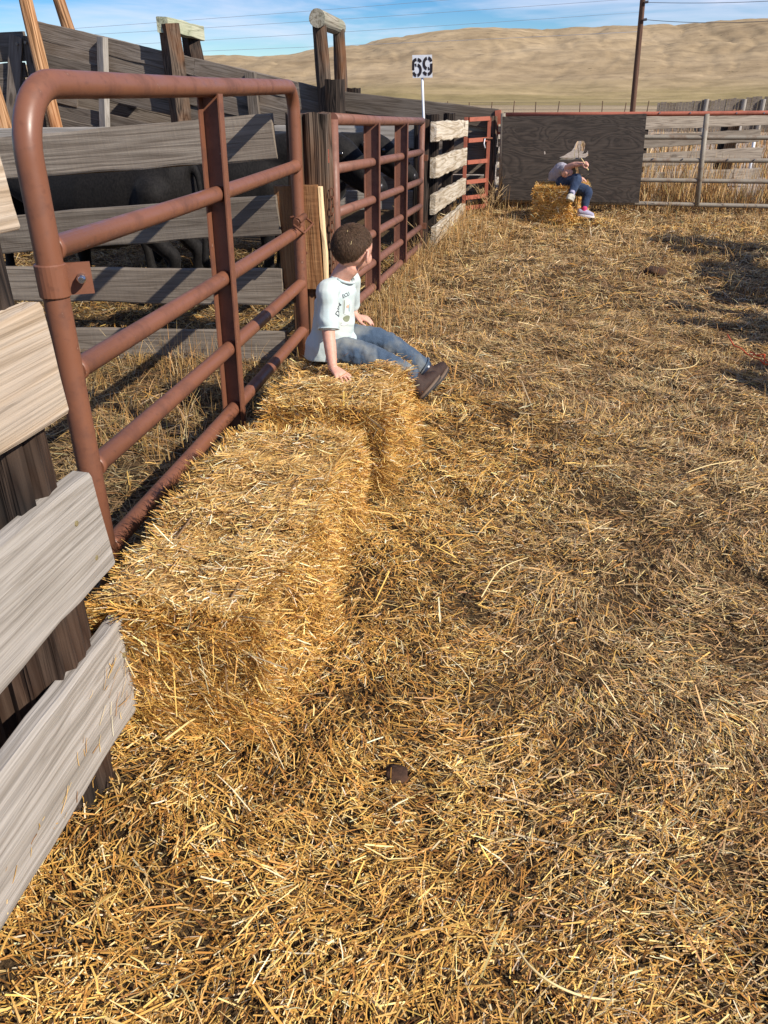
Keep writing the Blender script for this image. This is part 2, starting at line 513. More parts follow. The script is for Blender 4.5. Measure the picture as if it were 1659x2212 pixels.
def ground_mat():
    m, t, b = new_mat('trodden_soil_and_chaff')
    tc = N(t, 'ShaderNodeTexCoord')
    n1 = N(t, 'ShaderNodeTexNoise'); n1.inputs['Scale'].default_value = 70; n1.inputs['Detail'].default_value = 8; n1.inputs['Roughness'].default_value = .7
    n2 = N(t, 'ShaderNodeTexNoise'); n2.inputs['Scale'].default_value = 1.4; n2.inputs['Detail'].default_value = 5
    n3 = N(t, 'ShaderNodeTexNoise'); n3.inputs['Scale'].default_value = .05; n3.inputs['Detail'].default_value = 8; n3.inputs['Roughness'].default_value = .65
    mp = N(t, 'ShaderNodeMapping'); mp.inputs['Scale'].default_value = (.35, 1.6, 1)
    t.links.new(tc.outputs['Object'], mp.inputs['Vector'])
    for n in (n1, n2): t.links.new(tc.outputs['Object'], n.inputs['Vector'])
    t.links.new(mp.outputs[0], n3.inputs['Vector'])
    r1 = ramp(t, [(.30, (.022, .015, .009)), (.52, (.085, .055, .028)), (.70, (.24, .15, .068))])
    t.links.new(n1.outputs['Fac'], r1.inputs['Fac'])
    r2 = ramp(t, [(.35, .7), (.65, 1.25)]); t.links.new(n2.outputs['Fac'], r2.inputs['Fac'])
    near = mixc(t, 1, r1.outputs[0], r2.outputs[0], 'MULTIPLY')
    r3 = ramp(t, [(.30, (.24, .18, .105)), (.48, (.32, .24, .145)), (.62, (.40, .31, .19)), (.75, (.48, .38, .25))])
    t.links.new(n3.outputs['Fac'], r3.inputs['Fac'])
    sp = N(t, 'ShaderNodeTexNoise'); sp.inputs['Scale'].default_value = 1.1; sp.inputs['Detail'].default_value = 10; sp.inputs['Roughness'].default_value = .8
    sm = N(t, 'ShaderNodeMapping'); sm.inputs['Scale'].default_value = (1, 1, 1); t.links.new(tc.outputs['Object'], sm.inputs['Vector']); t.links.new(sm.outputs[0], sp.inputs['Vector'])
    r4 = ramp(t, [(.36, .55), (.62, 1.35)]); t.links.new(sp.outputs['Fac'], r4.inputs['Fac'])
    far = mixc(t, 1, r3.outputs[0], r4.outputs[0], 'MULTIPLY')
    sx = N(t, 'ShaderNodeSeparateXYZ'); t.links.new(tc.outputs['Object'], sx.inputs[0])
    mr = N(t, 'ShaderNodeMapRange'); mr.inputs['From Min'].default_value = 12.5; mr.inputs['From Max'].default_value = 16
    t.links.new(sx.outputs['Y'], mr.inputs['Value'])
    gv = N(t, 'ShaderNodeTexNoise'); gv.inputs['Scale'].default_value = 5; gv.inputs['Detail'].default_value = 9; gv.inputs['Roughness'].default_value = .8
    t.links.new(tc.outputs['Object'], gv.inputs['Vector'])
    gr_ = ramp(t, [(.36, (.15, .115, .09)), (.5, (.36, .29, .225)), (.64, (.58, .49, .39))]); t.links.new(gv.outputs['Fac'], gr_.inputs['Fac'])
    m2 = N(t, 'ShaderNodeMapRange'); m2.inputs['From Min'].default_value = 38; m2.inputs['From Max'].default_value = 60
    t.links.new(sx.outputs['Y'], m2.inputs['Value'])
    far = mixc(t, m2.outputs[0], gr_.outputs[0], far)
    col = mixc(t, mr.outputs[0], near, far)
    t.links.new(col, b.inputs['Base Color']); b.inputs['Roughness'].default_value = .95; b.inputs['Specular IOR Level'].default_value = .1
    bump(t, b, n1.outputs['Fac'], .8, .02)
    return m
M_GROUND = ground_mat()

def build_ground():
    rs = np.concatenate([np.linspace(0, 16, 161), np.geomspace(16.4, 330, 60)])
    na = 220
    th = np.linspace(0, 2 * np.pi, na, endpoint=False)
    R, T = np.meshgrid(rs, th, indexing='ij')
    X = R * np.sin(T); Y = R * np.cos(T) + 4
    Z = gz(X, Y)
    V = np.stack([X, Y, Z], -1).reshape(-1, 3)
    i = np.arange(len(rs) - 1)[:, None]; j = np.arange(na)[None, :]
    a = i * na + j; b_ = i * na + (j + 1) % na
    Fq = np.stack([a, b_, b_ + na, a + na], -1).reshape(-1, 4)[:, ::-1]
    o = np_mesh('ground', V, Fq, M_GROUND)
    o.data.shade_smooth()
    tag(o, 'dry trodden corral floor running out into tan fields', 'ground', kind='structure')
build_ground()

def hill_mat():
    m, t, b = new_mat('dry_grass_hillside')
    tc = N(t, 'ShaderNodeTexCoord')
    n1 = N(t, 'ShaderNodeTexNoise'); n1.inputs['Scale'].default_value = .009; n1.inputs['Detail'].default_value = 9; n1.inputs['Roughness'].default_value = .6; n1.inputs['Distortion'].default_value = .6
    n2 = N(t, 'ShaderNodeTexNoise'); n2.inputs['Scale'].default_value = .07; n2.inputs['Detail'].default_value = 8; n2.inputs['Roughness'].default_value = .7
    n3 = N(t, 'ShaderNodeTexNoise'); n3.inputs['Scale'].default_value = .03; n3.inputs['Detail'].default_value = 6; n3.inputs['Roughness'].default_value = .6
    mp = N(t, 'ShaderNodeMapping'); mp.inputs['Scale'].default_value = (.4, 1.5, 3)
    t.links.new(tc.outputs['Object'], mp.inputs['Vector'])
    t.links.new(tc.outputs['Object'], n1.inputs['Vector']); t.links.new(tc.outputs['Object'], n2.inputs['Vector']); t.links.new(mp.outputs[0], n3.inputs['Vector'])
    r1 = ramp(t, [(.30, (.25, .18, .105)), (.45, (.325, .24, .14)), (.58, (.375, .28, .168)), (.72, (.45, .345, .215))])
    t.links.new(n1.outputs['Fac'], r1.inputs['Fac'])
    r2 = ramp(t, [(.36, .78), (.5, 1.0), (.64, 1.18)]); t.links.new(n2.outputs['Fac'], r2.inputs['Fac'])
    col = mixc(t, 1, r1.outputs[0], r2.outputs[0], 'MULTIPLY')
    r3 = ramp(t, [(.58, 0), (.72, .28)]); t.links.new(n3.outputs['Fac'], r3.inputs['Fac'])
    col = mixc(t, r3.outputs[0], col, (.44, .335, .215))
    # dark sage scrub
    v = N(t, 'ShaderNodeTexNoise'); v.inputs['Scale'].default_value = .13; v.inputs['Detail'].default_value = 5; v.inputs['Roughness'].default_value = .75
    t.links.new(tc.outputs['Object'], v.inputs['Vector'])
    r5 = ramp(t, [(.61, 0), (.69, .7)]); t.links.new(v.outputs['Fac'], r5.inputs['Fac'])
    col = mixc(t, r5.outputs[0], col, (.085, .066, .040))
    sx = N(t, 'ShaderNodeSeparateXYZ'); t.links.new(tc.outputs['Object'], sx.inputs[0])
    mr = N(t, 'ShaderNodeMapRange'); mr.inputs['From Min'].default_value = 3; mr.inputs['From Max'].default_value = 10
    t.links.new(sx.outputs['Z'], mr.inputs['Value'])
    fld = ramp(t, [(.3, (.20, .16, .075)), (.5, (.27, .21, .10)), (.68, (.40, .30, .165))]); t.links.new(n3.outputs['Fac'], fld.inputs['Fac'])
    f2 = mixc(t, 1, fld.outputs[0], r2.outputs[0], 'MULTIPLY')
    col = mixc(t, mr.outputs[0], f2, col)
    t.links.new(col, b.inputs['Base Color']); b.inputs['Roughness'].default_value = 1; b.inputs['Specular IOR Level'].default_value = .05
    bump(t, b, n2.outputs['Fac'], .35, 1.6)
    return m
def build_hills():
    px = [-900, -200, 200, 460, 560, 640, 690, 740, 790, 850, 910, 960, 1060, 1130, 1200, 1320, 1450, 1560, 1659, 1900, 2500]
    py = [150, 165, 150, 134, 133, 127, 118, 114, 110, 99, 90, 83, 78, 80, 85, 75, 78, 75, 69, 72, 90]
    az = np.array([math.atan2(ray(x, y).x, ray(x, y).y) for x, y in zip(px, py)])
    el = np.array([ray(x, y).z / math.hypot(ray(x, y).x, ray(x, y).y) for x, y in zip(px, py)])
    th = np.linspace(az[0], az[-1], 460)
    rs = np.concatenate([np.linspace(230, 1000, 150), np.linspace(1020, 1500, 20)])
    R, T = np.meshgrid(rs, th, indexing='ij')
    E = np.interp(T, az, el)
    X = R * np.sin(T); Y = R * np.cos(T)
    crest = 900 + 60 * np.sin(T * 9)
    Hc = CAM_H + E * crest
    def n(v, s, o=0):
        return np.array([mnoise.fractal(Vector((a * s + o, b * s, 0.3)), .9, 2.1, 5) for a, b in v.reshape(-1, 2)]).reshape(v.shape[:2])
    P2 = np.stack([X, Y], -1)
    nz_ = n(P2, .0042); n2_ = n(P2, .015, 40)
    s = np.clip((R - 330) / (crest - 330), 0, 1)
    sh = s ** 1.15 * (3 - 2 * s ** .9) * .5 + .5 * s * s * (3 - 2 * s)
    base = np.clip((R - 235) / 600, 0, 1) * 9 * (1 - s) + -.8 * np.clip((260 - R) / 30, 0, 1)
    bell = np.clip(s * (1 - s) * 4, 0, 1)
    gul = np.abs(nz_)
    Pr = np.stack([T * 17 + nz_ * .8, R * .0022], -1)
    rill = np.clip(.22 - np.abs(np.array([mnoise.fractal(Vector((a, b_, 1.7)), .9, 2.1, 4) for a, b_ in Pr.reshape(-1, 2)]).reshape(R.shape)), 0, 1) * 2.2
    Z = base + Hc * sh + bell * (-9 * (.34 - gul) + 1.6 * n2_ - 1.8 * rill) + (s >= 1) * 0
    Z = np.where(R > crest, Hc - (R - crest) * .02, Z)
    Z += (1 - bell) * n2_ * .5 * (R > 330)
    V = np.stack([X, Y, Z], -1).reshape(-1, 3)
    na = len(th)
    i = np.arange(len(rs) - 1)[:, None]; j = np.arange(na - 1)[None, :]
    a = i * na + j
    Fq = np.stack([a, a + 1, a + 1 + na, a + na], -1).reshape(-1, 4)[:, ::-1]
    o = np_mesh('hills', V, Fq, hill_mat())
    o.data.shade_smooth()
    tag(o, 'bare tan grass hills rising beyond the field', 'hills', kind='structure')
build_hills()

# ------------------------------------------------------------------ near gate (large brown pipe gate)
def arc(c, r, a0, a1, n, fn):
    return [fn(c[0] + r * math.cos(a0 + (a1 - a0) * i / n), c[1] + r * math.sin(a0 + (a1 - a0) * i / n)) for i in range(n + 1)]
def channel(name, c, zb, zt, w, d, mat, parent, dirY=Vector((0, 1, 0)), lean=0.0):
    """C channel upright, open towards the viewer"""
    side = Vector((dirY.y, -dirY.x, 0))
    bm = bmesh.new()
    def bx(u0, u1, v0, v1):
        vs = []
        for z, k in ((zb, 0), (zt, 1)):
            for (u, v) in ((u0, v0), (u1, v0), (u1, v1), (u0, v1)):
                p = Vector(c) + side * u + dirY * (v + lean * k); vs.append(bm.verts.new((p.x, p.y, z)))
        for q in ((0, 1, 2, 3), (7, 6, 5, 4), (0, 4, 5, 1), (1, 5, 6, 2), (2, 6, 7, 3), (3, 7, 4, 0)):
            bm.faces.new([vs[i] for i in q])
    t = .006
    bx(-w / 2, w / 2, 0, t)
    bx(-w / 2, -w / 2 + t, -d, -.0005); bx(w / 2 - t, w / 2, -d, -.0005)
    return bm_obj(name, bm, mat, parent)

GX = -1.18
g1 = empty('pipe_gate', (GX, 1.93, 0), 'large brown painted pipe gate with rounded corners beside the straw bales', 'gate')
fy = lambda y, z: Vector((GX, y, z))
r1, r2 = .17, .11
path = [fy(1.925, .02), fy(1.928, .5), fy(1.932, 1.0)]
path += arc((1.935 + r1, 1.485 - r1), r1, math.pi, math.pi / 2, 10, fy)
path += [fy(2.6, 1.487), fy(3.3, 1.492), fy(4.0, 1.502)]
path += arc((4.55 - r2, 1.508 - r2), r2, math.pi / 2, 0, 8, fy)
path += [fy(4.545, 1.0), fy(4.53, .5), fy(4.51, .05)]
tube('frame', path, .0345, M_PIPE, g1, seg=20)
for z0, z1 in ((1.105, 1.125), (.775, .79), (.475, .49), (.195, .215)):
    ys = [1.95, 1.972, 1.976, 2.5, 3.0, 3.6, 4.1, 4.503, 4.507, 4.53]
    tube('rail', [Vector((GX, y, z0 + (z1 - z0) * (y - 1.95) / 2.6 - .006 * math.sin((y - 1.95) / 2.6 * math.pi))) for y in ys], [.0345, .0345, .0305, .0305, .0302, .0305, .0305, .0305, .0345, .0345], M_PIPE, g1, seg=18)
channel('upright', (GX, 3.215, 0), .10, 1.47, .088, .046, M_PIPE, g1, lean=.07)
# hinge clamp on the near stile
cv, cf = tube_geo([Vector((GX, 1.931, z)) for z in (.985, .988, 1.068, 1.071)], [.038, .0405, .0405, .038], 24)
clamp = mesh_obj('hinge_clamp', *join_geo([(cv, cf)]), M_PIPE, g1, smooth=False)
bm = bmesh.new(); box_bm(bm, (GX + .052, 1.965, 1.028), (.075, .012, .082), Matrix.Rotation(math.radians(28), 3, 'Z'))
bm_obj('clamp_ear', bm, M_PIPE, clamp)
bolt = tube('bolt', [Vector((GX + .060, 1.975, 1.03)), Vector((GX + .074, 1.945, 1.03)), Vector((GX + .082, 1.93, 1.03))], [.013, .013, .008], M_BOLT, clamp, seg=8)
# spring latch on the far stile
lt = tube('latch', [Vector((GX + .03, 4.36, .85)), Vector((GX + .045, 4.50, .87))], .018, M_RUST, g1)
tube('latch_loop', [Vector(p) for p in ((GX + .02, 4.34, .845), (GX + .075, 4.35, .80), (GX + .085, 4.53, .825), (GX + .02, 4.55, .87), (GX - .04, 4.5, .86))], .007, M_RUST, lt, seg=8)
tube('latch_ring', [Vector((GX + .035 + .022 * math.cos(a), 4.37, .85 + .026 * math.sin(a))) for a in np.linspace(0, 6.28, 13)], .006, M_RUST, lt, seg=6)

# ------------------------------------------------------------------ second gate
g2 = empty('pipe_gate', (-.9, 8.5, 0), 'brown pipe gate with two uprights behind the seated boy', 'gate')
A, B = Vector((-1.03, 4.84, 0)), Vector((-.905, 8.5, 0))
d2 = (B - A).normalized()
zn = [1.352, 1.09, .845, .61, .40, .215]; zf = [1.262, .985, .715, .475, .265, .085]
for k in range(6):
    tube('rail', [A.lerp(B, t) + Vector((0, 0, zn[k] + (zf[k] - zn[k]) * t - .006 * math.sin(t * 3.14))) for t in (0, .33, .66, 1)], .033 if k == 0 else .030, M_PIPE2, g2, seg=14)
tube('stile', [B + Vector((0, 0, z)) for z in (.05, .7, 1.275)], .032, M_PIPE2, g2, seg=14)
tube('stile', [A + Vector((0, 0, z)) for z in (.15, .7, 1.35)], .032, M_PIPE2, g2, seg=14)
for t in (.315, .665):
    p = A.lerp(B, t); channel('upright', p, .16 - .05 * t, 1.335 - .09 * t, .115, .028, M_PIPE2, g2, d2)
for z in (.93, .28):
    bm = bmesh.new(); box_bm(bm, B + Vector((.02, .01, z)), (.09, .05, .055)); bm_obj('hinge', bm, M_RUST, g2)

# ------------------------------------------------------------------ posts and board fences
GRP_F = 'weathered board fences of the corral'
f1 = empty('board_fence', (-.97, 1.2, 0), 'pale rough boards on a dark post at the left edge beside the nearest bale', 'fence', GRP_F)
post('post', (-.965, 1.20, -.1), (-1.0, 1.24, 1.62), .13, .12, M_POST, f1, seg=40, ridge=.035, square=.4)
BX = -.857
nb = [(1.25, 1.395, 1.285, M_PALE), (.905, 1.125, 1.315, M_PALE), (.505, .755, 1.375, M_GREYLIT), (.085, .365, 1.455, M_GREYLIT)]
for k, (zb, zt, ye, mt) in enumerate(nb):
    pk = plank('board', (BX, -1.2, (zb + zt) / 2 + .03), (BX, ye, (zb + zt) / 2), zt - zb, .042, mt, f1, rough=.0062, skew=(0, (-.15, -.10, -.12, -.06)[k]))
    for (dy, dz) in ((.10, .05), (.055, -.06)):
        if k == 3 and dz < 0: continue
        v, f = tube_geo([Vector((BX + .018, ye - dy, (zb + zt) / 2 + dz)), Vector((BX + .0245, ye - dy, (zb + zt) / 2 + dz)), Vector((BX + .0255, ye - dy, (zb + zt) / 2 + dz))], [.0062, .0062, .003], 8)
        s_ = mesh_obj('screw', v, f, M_SCREW, f1)
plank('board', (-1.13, -.6, .30), (-1.10, 1.03, .30), .25, .045, M_GREY, f1)
plank('board', (-1.13, -.6, .70), (-1.10, 1.00, .68), .22, .045, M_GREY, f1)

f2 = empty('board_fence', (-1.15, 4.72, 0), 'dark weathered post and grey cross boards standing behind the large gate', 'fence', GRP_F)
post('post', (-1.15, 4.75, -.1), (-1.145, 4.72, 1.385), .14, .13, M_POSTGREY, f2, seg=40, ridge=.034, square=.45)
post('post', (-3.3, 4.68, -.1), (-3.3, 4.68, 1.35), .11, .10, M_POST, f2)
for (zl, zr, wd) in ((1.160, 1.272, .222), (.745, .868, .212), (.43, .462, .205), (.055, .09, .20)):
    sl = (zr - zl) / 1.45
    plank('board', (-4.3, 4.555, zl - sl * 1.55), (-1.30, 4.56, zr), wd, .042, M_GREY, f2, rough=.005)
pb = plank('brown_board', (-1.185, 4.60, .45), (-1.20, 4.585, 1.02), .25, .045, M_NEW, f2, upv=(1, 0, 0))
plank('split_edge', (-1.047, 4.605, .44), (-1.063, 4.595, 1.015), .045, .022, M_SAPWOOD, f2, upv=(0, 1, 0), rough=.006)
v, f = tube_geo([Vector((-1.15, 4.556, .66)), Vector((-1.15, 4.545, .66))], .010, 8); mesh_obj('bolt', v, f, M_RUST, f2)
bm = bmesh.new(); box_bm(bm, (-1.035, 4.655, 1.17), (.035, .012, .07)); box_bm(bm, (-1.030, 4.652, 1.10), (.014, .010, .08))
bm_obj('strap_hinge', bm, M_REDIRON, f2)
# chain hanging on that post
def chain(name, pts, label):
    par = empty(name, pts[0], label, 'chain')
    for i in range(len(pts) - 1):
        p, q = Vector(pts[i]), Vector(pts[i + 1])
        c = (p + q) / 2; d = (q - p); L = d.length * .66; d.normalize()
        s = d.orthogonal().normalized()
        if i % 2: s = d.cross(s)
        loop = [c + d * (L * math.cos(a)) + s * (.013 * math.sin(a)) for a in np.linspace(0, 2 * math.pi, 11)]
        tube('link', loop, .0035, M_RUST, par, seg=6)
chain('chain', [(-1.005 + .004 * math.sin(i), 4.64, 1.0 - .045 * i) for i in range(14)], 'rusty chain hanging down the post behind the boy')

f3 = empty('board_fence', (-.8, 8.7, 0), 'sunlit bleached board fence section between the second gate and small red gate', 'fence', GRP_F)
post('post', (-.93, 8.78, -.1), (-.935, 8.78, 1.27), .085, .08, M_POST, f3, ridge=.015, square=.5)
a0, b0 = Vector((-.80, 8.62, 0)), Vector((-.655, 11.95, 0))
for (z0, w0, z1, w1, y0) in ((1.165, .185, 1.095, .20, 0), (.82, .20, .745, .215, .1), (.46, .20, .36, .20, .2), (.11, .20, .04, .18, .35)):
    plank('board', a0 + Vector((.01 * y0, y0, z0)), b0 + Vector((0, 0, z1)), w0, .06, M_PALE2, f3, taper=w1 / w0, rough=.009)
post('post', (-.93, 9.9, -.1), (-.93, 9.9, 1.30), .085, .08, M_POST, f3, square=.5)
post('post', (-.86, 11.5, -.1), (-.86, 11.5, 1.29), .08, .08, M_POST, f3, square=.5)

f4 = empty('board_fence', (-2.5, 8.95, 0), 'grey board fence across the back of the cattle pen', 'fence', GRP_F)
for z, w in ((1.10, .23), (.80, .20), (.47, .2)):
    plank('board', (-6.5, 9.0, z - .06), (-1.0, 8.93, z + .01), w, .045, M_GREYLIT, f4)
post('post', (-3.4, 9.1, -.1), (-3.4, 9.1, 1.25), .1, .09, M_POST, f4)
post('post', (-1.02, 9.02, -.1), (-1.02, 9.02, 1.22), .08, .08, M_POST, f4)

f5 = empty('board_fence', (-.9, 12.9, 0), 'dark close boarded fence seen through the small red gate', 'fence', GRP_F)
for k, z in enumerate((1.04, .80, .55, .30, .08)):
    plank('board', (-2.6, 13.05, z), (-.30, 13.0, z), .235, .04, M_CHUTE, f5)
post('post', (-.30, 12.42, -.1), (-.315, 12.42, 1.235), .085, .08, M_POSTGREY, f5, square=.6)
for z in (1.09, .90, .70, .50, .25):
    plank('board', (-.185, 12.40, z), (-.185, 14.2, z), .10, .07, M_PALE2, f5)

# ------------------------------------------------------------------ small red gate
g3 = empty('walk_through_gate', (-.6, 12.3, 0), 'small red angle iron gate between white boards and plywood', 'gate')
def bar(name, p, q, w, d, mat, parent): return plank(name, p, q, w, d, mat, parent, upv=(0, 0, 1) if abs(Vector(q).z - Vector(p).z) < .3 else (1, 0, 0), warp=.001, rough=.0005)
xl, xr = -.645, -.335
bar('stile', (xl, 12.02, .06), (xl - .02, 12.02, 1.235), .05, .045, M_REDIRON, g3)
bar('stile', (xr, 12.30, .06), (xr - .015, 12.30, 1.225), .05, .045, M_REDIRON, g3)
for z in (1.205, .94, .66, .40, .19, .05):
    bar('rail', (xl + .02, 12.035, z), (xr - .02, 12.285, z + .01), .055, .035, M_REDIRON, g3)
tube('latch', [Vector((xr - .11, 12.2, .955)), Vector((xr + .05, 12.28, .965))], .012, M_RUST, g3, seg=8)
tube('latch_hook', [Vector((xr - .06, 12.2, .96)), Vector((xr - .07, 12.17, .90)), Vector((xr - .05, 12.17, .84))], .008, M_POLEW, g3, seg=8)

# ------------------------------------------------------------------ far pipe gate with its plywood sheet
g4 = empty('pipe_gate', (1.9, 12.25, 0), 'long rusty pipe gate with dark plywood sheet across the end of the lane', 'gate')
GY = 12.27
for z0, z1, mt in ((1.262, 1.32, M_REDIRON), (.99, 1.005, M_GALV), (.69, .73, M_GALV), (.45, .45, M_GALV), (.15, .12, M_GALV)):
    tube('rail', [Vector((-.15 + (5.6) * t, GY, z0 + (z1 - z0) * t - .008 * math.sin(t * 3.14))) for t in (0, .25, .5, .75, 1)], .030, mt, g4, seg=12)
for xb, xt in ((-.12, -.16), (2.655, 2.575), (5.45, 5.4)):
    tube('upright', [Vector((xb, GY - .01, .12)), Vector((xt, GY - .01, 1.28))], .036, M_GALV, g4, seg=12)
for xx in (1.95, 2.35, 2.95, 3.3):
    for z in (1.29, .72):
        v, f = tube_geo([Vector((xx, GY - .028, z)), Vector((xx, GY - .04, z))], .010, 8); mesh_obj('bolt', v, f, M_BOLT, g4)
def ply():
    c = [atY(1085, 252, 12.2), atY(1240, 249, 12.2), atY(1397, 246, 12.2), atY(1389, 340, 12.2), atY(1380, 438.5, 12.2), atY(1230, 435, 12.2), atY(1085, 431, 12.2)]
    hole = [(1247, 305), (1261, 304), (1265, 312), (1262, 327), (1258, 333), (1266, 331), (1270, 325), (1271, 336), (1264, 341), (1259, 343), (1242, 344), (1230, 347), (1218, 348), (1208, 346), (1209, 340), (1219, 336), (1226, 331), (1234, 327), (1240, 319), (1243, 311)]
    hole = [atY(x, y, 12.2) for x, y in hole]
    hole2 = [atY(x, y, 12.2) for x, y in ((1175, 327), (1178, 327), (1178.5, 333), (1176, 333.5))]
    bm = bmesh.new(); E = []
    for loop in (c, hole, hole2):
        vs = [bm.verts.new(p) for p in loop]
        for i in range(len(vs)): E.append(bm.edges.new((vs[i], vs[(i + 1) % len(vs)])))
    bmesh.ops.triangle_fill(bm, edges=E, use_beauty=True)
    g = bmesh.ops.extrude_face_region(bm, geom=list(bm.faces))
    for e in g['geom']:
        if isinstance(e, bmesh.types.BMVert): e.co.y += .018
    o = bm_obj('plywood_sheet', bm, M_PLY, g4)
    o['label'] = 'dark weathered plywood sheet with a ragged broken hole'
ply()

# ------------------------------------------------------------------ loading chute
ch = empty('loading_chute', (-3.5, 12.5, 0), 'tall grey plank loading chute with sloping top behind the pen', 'chute')
CY = 12.45
def cplank(x0, y0, x1, y1, wpx, mat=M_CHUTE, dy=0.0, thick=.05, name='plank'):
    p, q = atY(x0, y0, CY + dy), atY(x1, y1, CY + dy)
    return plank(name, p, q, wpx * 12.75 / F, thick, mat, ch, rough=.006, warp=.008)
sl = .2345
for k in range(7):
    off = 15 + 32.5 * k
    seam = (420, 560, 330, 480, 390, 600, 430)[k]
    for (xa, xb) in ((62, seam), (seam + 1.2, 712)):
        if k == 4 and xb > 300 and xa < 300: xb = 168
        cplank(xa, 50 + sl * (xa - 79) + off, xb, 50 + sl * (xb - 79) + off, 30.5 if k != 4 else 29, dy=random.uniform(-.012, .012))
for k, (w, off) in enumerate(((33, 17), (13, 43), (28, 70), (30, 102))):
    cplank(738, 202 + off, 1074, 241.5 + off * .93, w, M_CHUTE if k != 1 else M_PALE, dy=.0 if k != 1 else .1)
# the far side wall of the chute, seen through gaps
for k in range(5):
    p, q = atY(150, 95 + 30 * k, CY + .95), atY(760, 238 + 30 * k, CY + .95)
    plank('plank', p, q, .22, .05, M_CHUTE, ch)
# head panel at the high end
for k in range(7):
    cplank(-60, 92 + 30.5 * k + (6 if k > 1 else 0), 56, 84 + 30.5 * k + (6 if k > 1 else 0), 26, dy=-.05)
plank('cleat', atY(36, 78, CY - .12), atY(24, 300, CY - .12), .20, .05, M_CHUTE, ch, upv=(1, 0, 0))
plank('cleat', atY(62, 78, CY - .12), atY(92, 300, CY - .12), .17, .05, M_CHUTE, ch, upv=(1, 0, 0))
for x, y in ((38, 95), (56, 92), (66, 90), (98, 290), (108, 288)):
    p = atY(x, y, CY - .15); v, f = tube_geo([p, p + Vector((0, -.03, 0))], .02, 8); mesh_obj('bolt', v, f, M_GALV, ch)
def tie(p, q, w, d, mat, name='post'): return plank(name, p, q, w, d, mat, ch, upv=(.82, -.57, 0), rough=.016, warp=.01)
plank('stud', atY(228, 300, CY - .09), atY(221, 80, CY - .09), .13, .10, M_GREYLIT, ch, upv=(.93, -.35, 0))
plank('stud', atY(555, 300, CY - .09), atY(541, 157, CY - .09), .16, .09, M_CHUTE, ch, upv=(1, 0, 0))
tie(atY(397, 300, CY - .12), atY(363, 52, CY - .12), .20, .24, M_POSTGREY)
p_ = atY(412, 72, CY + .92); tie(p_ + Vector((.08, 0, -1.5)), p_, .20, .22, M_POST)
pa = atY(350, 53, CY - .22); pb_ = Vector((pa.x + .05, CY + 1.12, pa.z - .02))
plank('cross_beam', pa, pb_, .19, .17, M_GREENISH, ch, upv=(0, 0, 1), rough=.008)
post('post', atY(709, 300, CY - .1), atY(689, 44, CY - .1), .105, .10, M_POSTGREY, ch, ridge=.02)
q_ = atY(731, 64, CY + .95); post('post', q_ + Vector((.05, 0, -1.6)), q_, .10, .095, M_POSTGREY, ch)
pa = atY(685, 39, CY - .24); post('cross_beam', pa, Vector((pa.x + .02, CY + 1.15, pa.z - .015)), .115, .11, M_LOG, ch, rough=.006)
post('post', atY(727, 320, CY - .35), atY(722, 172, CY - .35), .15, .145, M_POST, ch, ridge=.02, square=.4)
post('post', atY(764, 300, CY + .5), atY(764, 190, CY + .5), .105, .10, M_POST, ch, square=.7)
plank('post', atY(1078, 290, CY), atY(1076, 238, CY), .09, .09, M_REDIRON, ch, upv=(1, 0, 0))
GRP_P = 'leaning poles of the loading chute'
def pole(x0, y0, x1, y1, yy, r, label):
    a, b_ = atY(x0, y0, yy), atY(x1, y1, yy)
    e = empty('leaning_pole', (a.x, a.y, 0), label, 'pole', GRP_P)
    a2 = a + (a - b_) * ((a.z) / max(.1, (b_ - a).z))
    post('shaft', a2, b_, r, r * .92, M_POLE, e, rough=.014)
pole(121, 275, 45, -40, 12.12, .098, 'orange brown pole leaning across the front of the plank chute')
pole(150, 70, 108, -60, 13.6, .105, 'orange brown pole standing behind the top edge of the chute')
pole(8, 275, -22, 170, 11.6, .12, 'brown pole cut off by the left edge of the picture')

